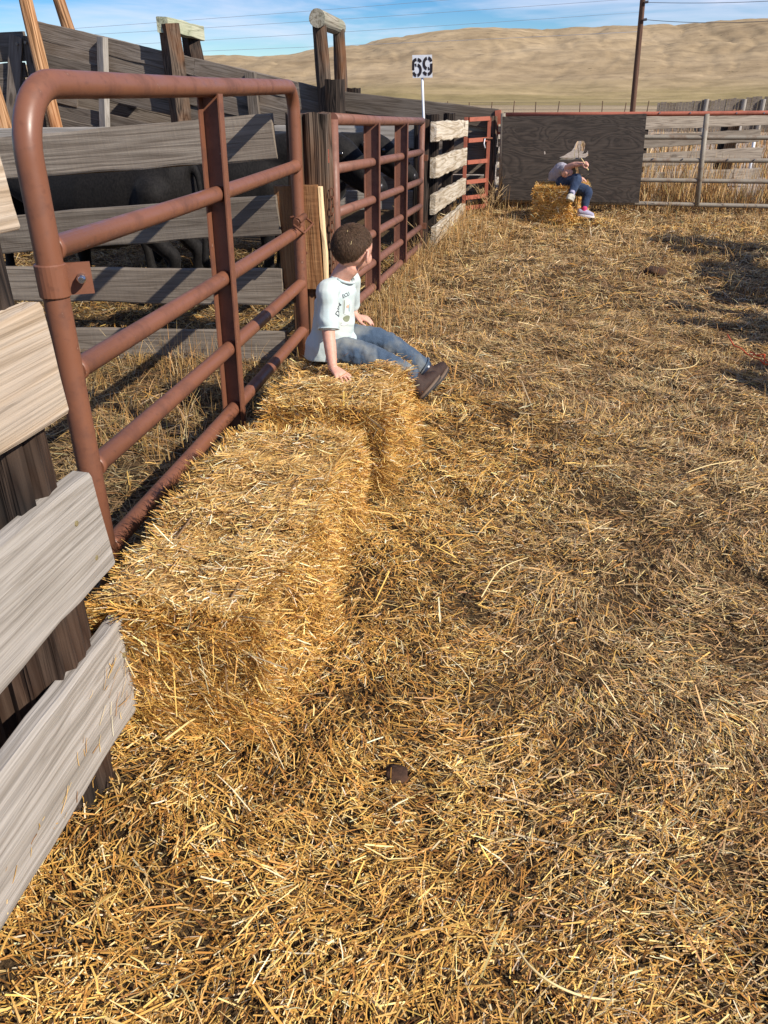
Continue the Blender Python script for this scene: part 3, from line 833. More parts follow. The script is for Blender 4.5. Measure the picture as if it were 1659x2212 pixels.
# ------------------------------------------------------------------ number sign
sg = empty('number_sign', (-.9, 8.6, 0), 'white 69 number sign on a thin white pole', 'sign')
SY = 8.62
tube('sign_pole', [atY(915.5, 262, SY) + Vector((0, 0, -.3)), atY(915, 255, SY), atY(912, 166, SY)], .012, M_POLEW, sg, seg=10)
c4 = [atY(890.5, 119, SY - .02), atY(933, 118, SY - .02), atY(934, 167.5, SY - .02), atY(891.5, 168.5, SY - .02)]
vb = [p + Vector((0, .006, 0)) for p in c4]
pn = mesh_obj('panel', c4 + vb, [(3, 2, 1, 0), (4, 5, 6, 7), (0, 1, 5, 4), (1, 2, 6, 5), (2, 3, 7, 6), (3, 0, 4, 7)], M_SIGNW, sg)
def digit(name, cx, cy, flip):
    """stencil 6 (or 9 turned round): thick strokes with bridges"""
    hw, hh, t = .060, .082, .030
    def stroke(pts, w):
        V, Fc = [], []
        for i, (x, z) in enumerate(pts):
            a = pts[max(i - 1, 0)]; b_ = pts[min(i + 1, len(pts) - 1)]
            d = Vector((b_[0] - a[0], b_[1] - a[1])).normalized(); n_ = Vector((-d.y, d.x))
            V += [(x + n_.x * w / 2, z + n_.y * w / 2), (x - n_.x * w / 2, z - n_.y * w / 2)]
        for i in range(len(pts) - 1): Fc.append((2 * i, 2 * i + 1, 2 * i + 3, 2 * i + 2))
        return V, Fc
    def ell(cz, rx, rz, a0, a1, n=14): return [(rx * math.cos(math.radians(a0 + (a1 - a0) * i / n)), cz + rz * math.sin(math.radians(a0 + (a1 - a0) * i / n))) for i in range(n + 1)]
    rx, rz = hw - t / 2, .052 - t / 2 + .004
    lo = -hh + .052
    S = [stroke(ell(lo, rx, rz + .006, 100, 262), t * .5) if False else stroke(ell(lo, rx, rz + .008, -78, 78), t),
         stroke(ell(lo, rx, rz + .008, 98, 118) , t) ,
         stroke([(-rx * .25, lo - rz - .008)] and ell(lo, rx, rz + .008, 200, 262), t),
         stroke([(-rx, lo + .0)] + [(-rx, lo + .02 * i) for i in range(1, 4)] + ell(hh - .045, rx, .045 - t / 2 + .002, 180, 98, 8), t),
         stroke(ell(hh - .045, rx, .045 - t / 2 + .002, 80, 12, 8), t)]
    V, Fc = [], []
    sgn = -1 if flip else 1
    c_ = (c4[0] + c4[1] + c4[2] + c4[3]) / 4
    for v, f in S:
        o_ = len(V)
        V += [Vector((c_.x + cx + sgn * a * .82, SY - .0225, c_.z + cy + sgn * b_ * .92)) for a, b_ in v]
        Fc += [tuple(i + o_ for i in q) for q in f]
    o = mesh_obj(name, V, Fc, M_SIGNK, pn)
    o['label'] = 'black stencilled number ' + ('nine' if flip else 'six')
digit('numeral', -.052, -.005, False)
digit('numeral', .052, -.003, True)

# ------------------------------------------------------------------ beyond the far gate
f6 = empty('board_fence', (3.5, 15.5, 0), 'grey board fence behind the long pipe gate at right', 'fence', GRP_F)
for (xl_, yl_, xr_, yr_, w) in ((1380, 266, 1662, 256, 21), (1378, 306, 1640, 293, 21), (1376, 347, 1644, 331, 22), (1374, 388, 1640, 376, 22)):
    plank('board', atY(xl_, yl_, 15.0), atY(xr_, yr_, 16.6), w * 16 / F, .05, M_GREY, f6, rough=.008)
p = atZ(1652, 445, 0); post('post', (p.x, 16.75, -.1), (p.x + .02, 16.75, 1.15), .13, .12, M_POST, f6)
p = atY(1578, 300, 16.6); post('post', (p.x, 16.6, -.1), (p.x + .03, 16.6, 1.28), .11, .10, M_POLE, f6)
p = atY(1388, 300, 15.2); post('post', (p.x + .02, 15.2, -.1), (p.x - .04, 15.2, 1.25), .11, .10, M_POST, f6)
tube('prop', [atY(1614, 400, 17.2), atY(1632, 285, 17.2)], .03, M_POLEW, f6)

wb = empty('windbreak_fence', (25, 46, 0), 'low grey slatted windbreak wall far behind the right gate', 'fence')
def wb_panel(x0, y0, x1, y1):
    a, b_ = atY(x0, y0, 46), atY(x1, y1, 46)
    n = max(3, int((b_ - a).length / .15)); parts = []
    for i in range(n):
        t0, t1 = i / n, (i + .88) / n
        p0, p1 = a.lerp(b_, t0), a.lerp(b_, t1)
        dy = random.uniform(-.02, .02); dz = random.uniform(-.05, .03)
        V = [Vector((p0.x, 46 + dy, 0)), Vector((p1.x, 46 + dy, 0)), Vector((p1.x, 46 + dy, p1.z + dz)), Vector((p0.x, 46 + dy, p0.z + dz))]
        V += [v + Vector((0, .03, 0)) for v in V]
        parts.append((V, [(0, 1, 2, 3), (7, 6, 5, 4), (1, 5, 6, 2), (0, 3, 7, 4), (3, 2, 6, 7)]))
    V, Fc = join_geo(parts)
    o = mesh_obj('slat_panel', V, Fc, M_CHUTE, wb); o['kind'] = 'stuff'
for q in ((1421, 222, 1523, 216), (1531, 216, 1606, 211), (1613, 210, 1648, 208.5), (1653, 207, 1720, 204)): wb_panel(*q)
for x in (1527, 1609, 1650): 
    p = atY(x, 214, 45.9); post('post', (p.x, 45.9, 0), (p.x, 45.9, p.z), .12, .11, M_GREYLIT, wb)

up = empty('utility_pole', (7.2, 40, 0), 'tall leaning dark brown utility pole beyond the plywood', 'utility pole')
pb0, pt0 = atY(1363.5, 283, 40), atY(1394, -60, 40)
post('pole', (pb0.x, 40, -.3), pt0, .125, .11, M_UTIL, up, rough=.004)
for y in (5, 43):
    p = atY(1388 - (y - 5) * .087 + 4, y, 39.85); v, f = tube_geo([p, p + Vector((.16, 0, .02))], .05, 8); mesh_obj('insulator', v, f, M_WIRE, up)
def wire(pts, Yd, r, label, grp, sag=0):
    P = []
    (x0, y0), (x1, y1) = pts
    for i in range(15):
        t = i / 14; P.append(atY(x0 + (x1 - x0) * t, y0 + (y1 - y0) * t + sag * 4 * t * (1 - t), Yd))
    o = tube('power_line', P, r, M_WIRE if Yd < 100 else M_WIREP, None, seg=6)
    tag(o, label, 'wire', grp)
wire(((1391, 5), (1760, -4)), 40, .010, 'upper wire running right from the utility pole', 'wires on the utility pole', 5)
wire(((1388, 42), (1760, 36)), 40, .011, 'lower sagging wire running right from the utility pole', 'wires on the utility pole', 10)
for i, (y0, y1) in enumerate(((68, 24), (80, 38), (105, 50), (118, 74))):
    wire(((-80, y0 + 10), (1385, y1 - 60 + 18 * i)), 150, .026, ('topmost', 'second highest', 'third highest', 'lowest')[i] + ' of the four faint power lines crossing the sky', 'faint power lines across the sky', 4)

# distant wire fence in the field
wf = empty('wire_fence', (6, 95, 0), 'distant thin post and wire fence along the field edge', 'fence')
for i in range(26):
    x = -14 + i * 2.3; y = 92 + .12 * x
    tube('fence_post', [Vector((x, y, -.1)), Vector((x + random.uniform(-.1, .1), y, 1.25 + random.uniform(-.1, .1)))], .045, M_UTIL, wf, seg=6)
for z in (.5, .85, 1.15):
    tube('strand', [Vector((-16, 92 - 1.9, z)), Vector((46, 92 + 5.5, z))], .012, M_WIRE, wf, seg=5)
# ------------------------------------------------------------------ straw
def straw_mat(name, rough=.55, spec=.35, trans=.12):
    m, t, b = new_mat(name)
    a = N(t, 'ShaderNodeAttribute', attribute_name='col')
    t.links.new(a.outputs['Color'], b.inputs['Base Color'])
    b.inputs['Roughness'].default_value = rough
    b.inputs['Specular IOR Level'].default_value = spec
    return m
M_STRAW = straw_mat('dry_straw')
M_GRASSBLADE = straw_mat('dry_standing_grass', .7, .2)

def unit(v): return v / np.maximum(1e-9, np.linalg.norm(v, axis=-1, keepdims=True))
def ribbons(C, D, Nn, L, Wd, bend, taper=.75):
    """flat straws: centre C, direction D, facing Nn -> verts, quads (6 verts, 2 quads each)"""
    n = len(C)
    S = unit(np.cross(D, Nn)); U = unit(np.cross(S, D))
    P = np.empty((n, 6, 3))
    for k, (t, w) in enumerate(((-.5, 1.0), (.05, 1.0), (.5, taper))):
        c = C + D * (L * t)[:, None] + U * ((bend * (1 - 4 * t * t)) * .5)[:, None]
        P[:, 2 * k] = c - S * (Wd * w * .5)[:, None]
        P[:, 2 * k + 1] = c + S * (Wd * w * .5)[:, None]
    base = (np.arange(n) * 6)[:, None]
    q = np.array([[0, 1, 3, 2], [2, 3, 5, 4]])
    return P.reshape(-1, 3), (base[:, None, :] + q[None]).reshape(-1, 4)
def palette(n, cols, wts, jit=.16):
    cols = np.array(cols); w = np.array(wts, float); w /= w.sum()
    c = cols[RNG.choice(len(cols), n, p=w)]
    return np.clip(c * (1 + RNG.normal(0, jit, (n, 1))) * (1 + RNG.normal(0, .04, (n, 3))), .008, .9)
GOLD = [(.58, .31, .070), (.68, .42, .115), (.45, .22, .048), (.78, .57, .24), (.26, .12, .034), (.78, .66, .42)]
GOLD_W = [.30, .26, .18, .14, .07, .05]
TOPC = [(.60, .35, .10), (.68, .45, .16), (.47, .26, .072), (.80, .61, .30), (.28, .14, .045), (.82, .72, .50)]  # bale-top straw, paler: sunlight on the tops put into the colour
TAN = [(.49, .31, .13), (.39, .232, .092), (.59, .415, .19), (.25, .148, .064), (.70, .555, .32), (.28, .22, .13), (.17, .15, .06)]
TAN_W = [.27, .24, .2, .13, .07, .06, .03]
_Fv, _Rv, _Uv = np.array(_fw), np.array(_rt), np.array(_up)
def in_view(P, mx=330, mb=500):
    d = P - np.array([0, 0, CAM_H])
    z = d @ _Fv
    x = W / 2 + F * (d @ _Rv) / np.maximum(z, .05); y = H / 2 - F * (d @ _Uv) / np.maximum(z, .05)
    return (z > .2) & (x > -mx) & (x < W + mx) & (y < H + mb) & (y > -50)

BALES = [  # centre x, y, length, width, height, turn
    (-.722, 1.975, 1.16, .475, .385, .0), (-.648, 3.27, .96, .485, .388, -.02), (.69, 11.38, .86, .46, .46, -.347)]
def in_bale(x, y, pad=-.02):
    m = np.zeros(len(x), bool)
    for (bx, by, L, Wd, Hh, rz) in BALES:
        c, s = math.cos(-rz), math.sin(-rz)
        u = (x - bx) * c - (y - by) * s; v = (x - bx) * s + (y - by) * c
        m |= (np.abs(u) < Wd / 2 + pad) & (np.abs(v) < L / 2 + pad)
    return m
def mound(x, y):
    """loose straw heaped against the foot of the two near bales and over the lane"""
    d1 = np.maximum(0, np.abs(x + .68) - .27); e1 = np.maximum(0, np.maximum(1.45 - y, y - 3.7))
    r = np.hypot(d1, e1)
    h = (.035 + .045 * np.clip((y - 1.5) * 2, 0, 1)) * np.exp(-(r / .16) ** 2) * (x > -1.02)
    h += .02 * np.exp(-(np.hypot(x + .25, (y - 1.1) * .8) / .5) ** 2)
    return h

def golden(x, y):
    """how much fresh bale straw lies among the old grass litter"""
    g = np.exp(-(np.maximum(0, x + .35 - .18 * np.sin(y * 2.2)) / .62) ** 2) * np.clip(1.25 - (y - 2.6) / 2.2, 0, 1)
    g = np.maximum(g, np.clip(1.5 - y / 1.25, 0, .8) * np.exp(-(np.maximum(0, x - .1) / .8) ** 2))
    g = np.maximum(g, .9 * np.exp(-(np.hypot(x - .9, y - 11.1) / .55) ** 2))
    g = np.maximum(g, .7 * np.exp(-(((x - 3.0) / 1.6) ** 2 + ((y - 10.7) / .5) ** 2)))
    return np.clip(g + .10 * np.clip(1.3 - y / 6, 0, 1), 0.14, 1)

def clump(x, y, s, o):
    return np.array([mnoise.noise(Vector((a * s + o, b * s - o, o))) for a, b in zip(x, y)])

def relief(x, y):
    """trampled heaps and hollows in the litter, about -.4 .. 1"""
    u = x + .13 * np.sin(y * 5.3 + 1) + .06 * np.sin(y * 13.1); v = y + .13 * np.sin(x * 4.7 + 2) + .06 * np.cos(x * 12.3)
    u, v = u * 1.5, v * 1.5
    r = (np.sin(u * 7.3 + .7 * np.sin(v * 3.1)) * np.sin(v * 6.1 + 1.1 * np.sin(u * 2.3)) * .45
         + np.sin(u * 15.7 + 2 * np.sin(v * 6.7)) * np.sin(v * 14.1 + 1.7 * np.sin(u * 5.9)) * .28
         + np.sin(u * 2.1 + 1.7) * np.sin(v * 1.7 + .4 + np.sin(u)) * .16)
    return r + .15
def ground_straw():
    Vs, Fs, Cs = [], [], []; off = 0
    zones = [  # x0,x1,y0,y1,per m2,len lo,hi,width lo,hi
        (-1.25, 1.9, .25, 2.0, 24000, .012, .066, .0011, .0031),
        (-1.25, 2.6, 2.0, 3.6, 16500, .015, .072, .0012, .0032),
        (-1.25, 3.6, 3.6, 6.2, 9000, .025, .11, .0016, .004),
        (-1.1, 5.5, 6.2, 9.2, 3000, .04, .15, .0025, .0055),
        (-1.1, 7.2, 9.2, 13.6, 1900, .06, .2, .0035, .008),
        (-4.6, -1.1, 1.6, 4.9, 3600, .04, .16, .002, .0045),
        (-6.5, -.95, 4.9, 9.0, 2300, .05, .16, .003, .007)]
    for zi, (x0, x1, y0, y1, dens, l0, l1, w0, w1) in enumerate(zones):
        n = int((x1 - x0) * (y1 - y0) * dens)
        x = RNG.uniform(x0, x1, n); y = RNG.uniform(y0, y1, n)
        k = in_view(np.stack([x, y, np.zeros(n)], 1)) & ~in_bale(x, y)
        x, y = x[k], y[k]; n = len(x)
        g = golden(x, y)
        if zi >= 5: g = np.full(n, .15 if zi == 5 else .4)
        isg = RNG.random(n) < g
        lump2 = relief(x, y)
        keep = RNG.random(n) < np.clip(.80 + .6 * lump2, .55, 1)
        x, y, g, isg, lump2 = x[keep], y[keep], g[keep], isg[keep], lump2[keep]; n = len(x)
        L = l0 * .5 + (l1 - l0 * .5) * RNG.random(n) ** 2.1
        longer = RNG.random(n) < (.03 if zi < 2 else .015); L[longer] *= RNG.uniform(1.5, 2.6, longer.sum())
        Wd = w0 + (w1 - w0) * RNG.random(n) ** 1.5
        Wd[isg] *= 1.12; Wd[longer] = np.maximum(Wd[longer], w1 * RNG.uniform(.7, 1.5, longer.sum()))
        a = RNG.uniform(0, 2 * np.pi, n)
        # swirls: neighbouring straws lie roughly alike
        sw = 2.2 * np.sin(x * 2.1 + 1.3 * np.sin(y * 1.7)) + 1.6 * np.cos(y * 2.6 + x)
        mixs = RNG.random(n) < .55
        a[mixs] = sw[mixs] + RNG.normal(0, .6, mixs.sum())
        tilt = RNG.normal(.04, .17, n)
        up_ = RNG.random(n) < .05; tilt[up_] = RNG.uniform(.4, 1.1, up_.sum())
        D = np.stack([np.cos(a) * np.cos(tilt), np.sin(a) * np.cos(tilt), np.sin(tilt)], 1)
        Nn = unit(np.stack([RNG.normal(0, .45, n), RNG.normal(0, .45, n), np.ones(n)], 1))
        sc = np.clip(1.0 - .0 * y, .3, 1)
        lump = .5 + .5 * np.sin(x * 6.2 + 1.7 * np.sin(y * 5.1)) * np.sin(y * 6.8 + 1.3 * np.sin(x * 4.4))
        cl = lump * .018 + .016 * RNG.random(n)
        z = gz(x, y) + .030 * np.clip(lump2, -.2, 1) + mound(x, y) * RNG.uniform(.35, 1.0, n) + cl * RNG.random(n) ** .7 + np.abs(np.sin(tilt)) * L * .45
        C = np.stack([x, y, z], 1)
        V, Fq = ribbons(C, D, Nn, L, Wd, L * RNG.normal(0, .17, n))
        col = np.where(isg[:, None], palette(n, GOLD, GOLD_W), palette(n, TAN, TAN_W))
        if zi >= 5: col = col * (.62 if zi == 5 else .55)  # trodden pen straw, with the pen's deep shade put into its colour
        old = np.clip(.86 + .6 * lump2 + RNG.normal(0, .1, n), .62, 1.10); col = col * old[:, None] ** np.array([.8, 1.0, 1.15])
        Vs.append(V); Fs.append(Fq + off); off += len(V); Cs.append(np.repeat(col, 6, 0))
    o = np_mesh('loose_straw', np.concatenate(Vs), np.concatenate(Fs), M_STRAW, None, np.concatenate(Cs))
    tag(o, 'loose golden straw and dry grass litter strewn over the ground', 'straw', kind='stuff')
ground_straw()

def core_mat():
    m, t, b = new_mat('packed_straw_core')
    c = coords(t, (14, 40, 40), False)
    n = N(t, 'ShaderNodeTexNoise'); n.inputs['Scale'].default_value = 2.5; n.inputs['Detail'].default_value = 7; n.inputs['Roughness'].default_value = .7
    t.links.new(c.outputs[0], n.inputs['Vector'])
    r = ramp(t, [(.3, (.10, .045, .012)), (.5, (.30, .155, .04)), (.7, (.50, .30, .09))]); t.links.new(n.outputs['Fac'], r.inputs['Fac'])
    t.links.new(r.outputs[0], b.inputs['Base Color']); b.inputs['Roughness'].default_value = .9
    bump(t, b, n.outputs['Fac'], 1, .02)
    return m
M_CORE = core_mat()

def bale(idx, label, n_straw, wscale=1.0, ragged=.06):
    bx, by, L, Wd, Hh, rz = BALES[idx]
    e = empty('straw_bale', (bx, by, 0), label, 'straw bale', 'straw bales', rz)
    Me = WM[e.name]; sd = idx * 17.3
    hx, hy, hz = Wd / 2, L / 2, Hh / 2
    def bulge(P, Nf):
        """local surface point -> lumpy slumped bale surface"""
        q = P.copy()
        r = .075
        # round the edges
        inner = np.clip(q, [-hx + r, -hy + r, -hz + r], [hx - r, hy - r, hz - r])
        d = q - inner; dl = np.linalg.norm(d, axis=1, keepdims=True)
        q = np.where(dl > 1e-6, inner + d / np.maximum(dl, 1e-6) * np.minimum(dl, r), q)
        f = (.020 * np.sin(q[:, 1] * 9 + sd) * np.cos(q[:, 0] * 7 + 1) + .013 * np.sin(q[:, 1] * 23 + q[:, 2] * 15 + sd) + .010 * np.sin(q[:, 0] * 31 + q[:, 2] * 27 + sd))
        yl = np.mod(q[:, 1] + .012 * np.sin(q[:, 0] * 13 + sd), .105) - .0525
        f = f - .016 * np.exp(-(yl / .011) ** 2)
        q = q + Nf * f[:, None]
        # slumps outwards near the ground
        s = np.clip((-q[:, 2] / hz), 0, 1)[:, None]
        q[:, :1] *= 1 + .20 * s; q[:, 1:2] *= 1 + .06 * s
        if idx == 0: q[:, 0] *= 1 - .13 * np.clip((-q[:, 1] - .1) / .45, 0, 1)
        return q
    faces = [((1, 0, 0), 1, 2, 0), ((-1, 0, 0), 1, 2, 0), ((0, 1, 0), 0, 2, 1), ((0, -1, 0), 0, 2, 1), ((0, 0, 1), 0, 1, 2)]
    hs = np.array([hx, hy, hz])
    # core
    bm = bmesh.new(); bmesh.ops.create_cube(bm, size=2.0)
    bmesh.ops.subdivide_edges(bm, edges=bm.edges[:], cuts=13, use_grid_fill=True)
    for v in bm.verts:
        P = np.array([[v.co.x * hx, v.co.y * hy, v.co.z * hz]])
        Nf = np.zeros((1, 3)); k = int(np.argmax(np.abs(np.array(v.co)))); Nf[0, k] = np.sign(v.co[k])
        p = bulge(P, Nf)[0] * .975
        v.co = (p[0], p[1], p[2] + hz + (mound(np.array([0.]), np.array([0.]))[0]))
    bm_obj('packed_straw', bm, M_CORE, e, Me, smooth=True)
    areas = [L * Hh, L * Hh * .35, Wd * Hh * .4, Wd * Hh * 1.25, L * Wd * 1.15]
    areas = np.array(areas) / sum(areas)
    Vs, Fs, Cs = [], [], []; off = 0
    for (nf, ua, va, na), ar in zip(faces, areas):
        n = int(n_straw * ar)
        P = np.zeros((n, 3)); nf = np.array(nf, float)
        P[:, ua] = RNG.uniform(-1, 1, n) * hs[ua]; P[:, va] = RNG.uniform(-1, 1, n) * hs[va]
        P[:, na] = nf[na] * hs[na]
        Nf = np.repeat(nf[None], n, 0)
        Q = bulge(P, Nf)
        T1 = np.zeros(3); T1[ua] = 1; T2 = np.zeros(3); T2[va] = 1
        a = RNG.uniform(0, 2 * np.pi, n)
        if nf[1] != 0:           # bale end: straws folded over, lying crosswise and drooping
            a = RNG.normal(0, .55, n) + (RNG.random(n) < .28) * RNG.uniform(-1.4, 1.4, n)
            tilt = RNG.normal(.12, .22, n); Lr = (.03, .14)
        elif nf[2] > 0:          # top: tangled, mostly across the bale
            keep = RNG.random(n) < .55; a[keep] = RNG.normal(0.25, .55, keep.sum())
            tilt = RNG.normal(.05, .16, n); Lr = (.015, .085)
        else:                    # cut side: short ends bristling outwards
            tilt = np.where(RNG.random(n) < .55, RNG.uniform(.45, 1.35, n), RNG.normal(.1, .25, n)); Lr = (.012, .065)
        Ls = (Lr[0] + (Lr[1] - Lr[0]) * RNG.random(n) ** 1.6)
        st = RNG.random(n) < .02; Ls[st] *= 1.9; tilt[st] = RNG.uniform(.2, .9, st.sum())
        D = unit(T1 * np.cos(a)[:, None] * np.cos(tilt)[:, None] + T2 * np.sin(a)[:, None] * np.cos(tilt)[:, None] + Nf * np.sin(tilt)[:, None])
        Wx = RNG.uniform(.0014, .0034, n) * wscale
        Nn = unit(Nf + RNG.normal(0, .45, (n, 3)))
        depth = RNG.random(n) ** 1.2 * .022 - .010
        C = Q + Nf * depth[:, None] + D * (np.sin(tilt) * Ls * .25)[:, None]
        C[:, 2] += hz
        V, Fq = ribbons(C, D, Nn, Ls * (1 if wscale < 1.5 else 1.25), Wx, Ls * RNG.normal(-.04, .14, n))
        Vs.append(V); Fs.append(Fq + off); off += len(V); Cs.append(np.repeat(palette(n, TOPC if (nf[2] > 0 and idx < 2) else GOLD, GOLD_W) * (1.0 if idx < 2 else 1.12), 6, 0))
    # whiskers along the edges
    n = int(n_straw * ragged)
    P = RNG.uniform(-1, 1, (n, 3)) * hs
    sgn = np.sign(P); which = RNG.integers(0, 3, n)
    for k in range(3):
        m = which == k
        for j in range(3):
            if j != k: P[m, j] = sgn[m, j] * hs[j] * RNG.uniform(.94, 1.0, m.sum())
    P[:, 2] = np.where(P[:, 2] < -hz * .2, np.abs(P[:, 2]), P[:, 2])
    out_ = unit(P / hs + RNG.normal(0, .5, (n, 3)))
    Q = bulge(P, unit(P)); Q[:, 2] += hz
    Ls = RNG.uniform(.02, .10, n)
    V, Fq = ribbons(Q + out_ * (Ls * .3)[:, None] * np.array([1, 1, .5]), unit(out_ * np.array([1, 1, .55])), unit(RNG.normal(0, 1, (n, 3))), Ls, RNG.uniform(.0014, .003, n) * wscale, Ls * RNG.normal(0, .15, n))
    Vs.append(V); Fs.append(Fq + off); Cs.append(np.repeat(palette(n, GOLD, GOLD_W), 6, 0))
    np_mesh('surface_straw', np.concatenate(Vs), np.concatenate(Fs), M_STRAW, e, np.concatenate(Cs), 'stuff', Me)
    return e, Me
b1, _m1 = bale(0, 'nearest straw bale along the large brown gate', 44000)
b2, _m2 = bale(1, 'straw bale that the boy in the pale shirt sits on', 30000, 1.1)
b3, _m3 = bale(2, 'far straw bale standing before the plywood with a girl on it', 13000, 2.1, .14)
# baling twine
def twine(e, idx, v, name='twine'):
    bx, by, L, Wd, Hh, rz = BALES[idx]
    M = WM[e.name]; hx = Wd / 2 + .004; hz = Hh
    loop = [Vector((v * 1, y, z)) for y, z in ((-L / 2, .03), (-L / 2 - .004, hz * .5), (-L / 2 + .03, hz - .01), (0, hz + .002), (L / 2 - .03, hz - .01), (L / 2, hz * .5))]
    tube(name, [M @ p for p in loop], .003, M_BTWINE, e, seg=6)
def side_twine(e, idx, y):
    bx, by, L, Wd, Hh, rz = BALES[idx]; M = WM[e.name]
    tube('twine', [M @ Vector(p) for p in ((Wd / 2 + .045, y, .01), (Wd / 2 + .022, y, Hh * .35), (Wd / 2 + .014, y, Hh * .75), (Wd / 2 - .03, y, Hh + .005), (-Wd / 2 + .03, y, Hh + .004))], .006, M_BTWINE, e, seg=6)
side_twine(b3, 2, -.06)
side_twine(b3, 2, .22)
for v in (-.12, .12):
    twine(b1, 0, v); twine(b2, 1, v)

# ------------------------------------------------------------------ standing dry grass
def blades(P, hgt, wd, col, lean=.25):
    n = len(P)
    a = RNG.uniform(0, 2 * np.pi, n); l = np.abs(RNG.normal(0, lean, n))
    side = np.stack([np.cos(a + 1.57), np.sin(a + 1.57), np.zeros(n)], 1)
    fac = RNG.uniform(0, 2 * np.pi, n); side = np.stack([np.cos(fac), np.sin(fac), np.zeros(n)], 1)
    dr = np.stack([np.cos(a), np.sin(a), np.zeros(n)], 1)
    V = np.empty((n, 8, 3))
    for k, (t, w) in enumerate(((0, 1), (.4, .9), (.75, .65), (1.0, .25))):
        c = P + np.array([0, 0, 1]) * (hgt * t * (1 - .25 * l * t))[:, None] + dr * (hgt * l * t ** 1.7)[:, None]
        V[:, 2 * k] = c - side * (wd * w / 2)[:, None]; V[:, 2 * k + 1] = c + side * (wd * w / 2)[:, None]
    q = np.array([[0, 1, 3, 2], [2, 3, 5, 4], [4, 5, 7, 6]])
    Fq = ((np.arange(n) * 8)[:, None, None] + q[None]).reshape(-1, 4)
    return V.reshape(-1, 3), Fq, np.repeat(col, 8, 0)
GR = [(.42, .24, .085), (.34, .18, .06), (.52, .35, .16), (.24, .13, .05), (.58, .44, .24), (.20, .17, .06)]
GR_W = [.3, .24, .2, .14, .08, .04]
def grass_patch(n, x0, x1, y0, y1, h0, h1, w0, w1, tufts=None, prob=None, lean=.28):
    x = RNG.uniform(x0, x1, n); y = RNG.uniform(y0, y1, n)
    if tufts:
        tx = RNG.uniform(x0, x1, tufts); ty = RNG.uniform(y0, y1, tufts); i = RNG.integers(0, tufts, n)
        sp = .03 + .006 * ty[i]
        x = tx[i] + RNG.normal(0, 1, n) * sp; y = ty[i] + RNG.normal(0, 1, n) * sp
    k = ~in_bale(x, y, .03) & (np.hypot(x - .75, y - 11.25) > .75)
    if prob is not None: k &= RNG.random(n) < prob(x, y)
    x, y = x[k], y[k]; n = len(x)
    h = h0 + (h1 - h0) * RNG.random(n) ** 2
    return blades(np.stack([x, y, gz(x, y) - .01], 1), h, RNG.uniform(w0, w1, n), palette(n, GR, GR_W), lean)
def build_grass():
    G = []
    along = lambda x, y: np.exp(-(np.maximum(0, x + 1.02 - (y - 4.4) * .02) / .33) ** 2)
    G.append(grass_patch(8500, -.98, .15, 3.9, 9.0, .05, .32, .002, .0036, None, along, .4))
    G.append(grass_patch(3500, -.75, .5, 8.6, 12.2, .06, .3, .003, .006, None, lambda x, y: np.exp(-(np.maximum(0, x + .72) / .45) ** 2)))
    G.append(grass_patch(4200, -.6, 4.5, 5.0, 9.5, .04, .20, .002, .0045, 130, lean=.5))
    G.append(grass_patch(1800, .2, 3.0, 3.2, 5.2, .03, .14, .0015, .003, 90))
    G.append(grass_patch(7000, -.4, 7.5, 9.0, 12.6, .04, .20, .003, .006, 230, lean=.5))
    G.append(grass_patch(7000, -.5, 7.0, 12.3, 13.6, .10, .42, .005, .010, 160))
    G.append(grass_patch(4500, 1.6, 7.0, 12.8, 15.5, .2, .75, .006, .011, 70))
    G.append(grass_patch(2600, -3.4, -1.25, 2.6, 4.5, .05, .30, .002, .004, 90, lean=.6))
    G.append(grass_patch(500, -1.12, -.9, 1.0, 4.4, .05, .28, .0015, .003, None, lean=.4))
    G.append(grass_patch(6000, 2, 16, 18, 34, .15, .7, .012, .02, 260))
    V = []; Fq = []; Cc = []; off = 0
    for v, f, c in G:
        V.append(v); Fq.append(f + off); off += len(v); Cc.append(c)
    o = np_mesh('dry_grass', np.concatenate(V), np.concatenate(Fq), M_GRASSBLADE, None, np.concatenate(Cc))
    tag(o, 'dry standing grass along the fences and over the lane', 'grass', kind='stuff')
build_grass()
def weed(name, loc, hgt, n, label, seed):
    r = random.Random(seed); parts = []
    for i in range(n):
        a = r.uniform(0, 6.28); l = r.uniform(.3, 1.1); h = hgt * r.uniform(.5, 1)
        p0 = Vector(loc) + Vector((r.uniform(-.05, .05), r.uniform(-.05, .05), -.02))
        pts = [p0]
        for k in range(1, 6):
            t = k / 5; pts.append(p0 + Vector((math.cos(a) * l * h * t ** 1.3 + r.uniform(-.02, .02), math.sin(a) * l * h * t ** 1.3 + r.uniform(-.02, .02), h * t)))
        parts.append(tube_geo(pts, [.005, .004, .004, .003, .003, .002], 5))
        for k in (2, 3, 4):
            for s in range(2):
                d = Vector((r.uniform(-1, 1), r.uniform(-1, 1), r.uniform(.1, 1))) * h * .28
                parts.append(tube_geo([pts[k], pts[k] + d * .6, pts[k] + d], [.003, .002, .0015], 4))
    V, Fc = join_geo(parts)
    o = mesh_obj(name, V, Fc, M_WEED, None); tag(o, label, 'weed', 'dead weeds at the foot of the fences')
M_WEED = flat('dead_weed_stem', (.40, .27, .13), .8)
weed('dead_weed', (-.25, 12.0, 0), .55, 14, 'tangled dead weed between the red gate and plywood', 3)
weed('dead_weed', (-.80, 8.3, 0), .62, 4, 'tall bare dead weed stems at the end of the second gate', 5)

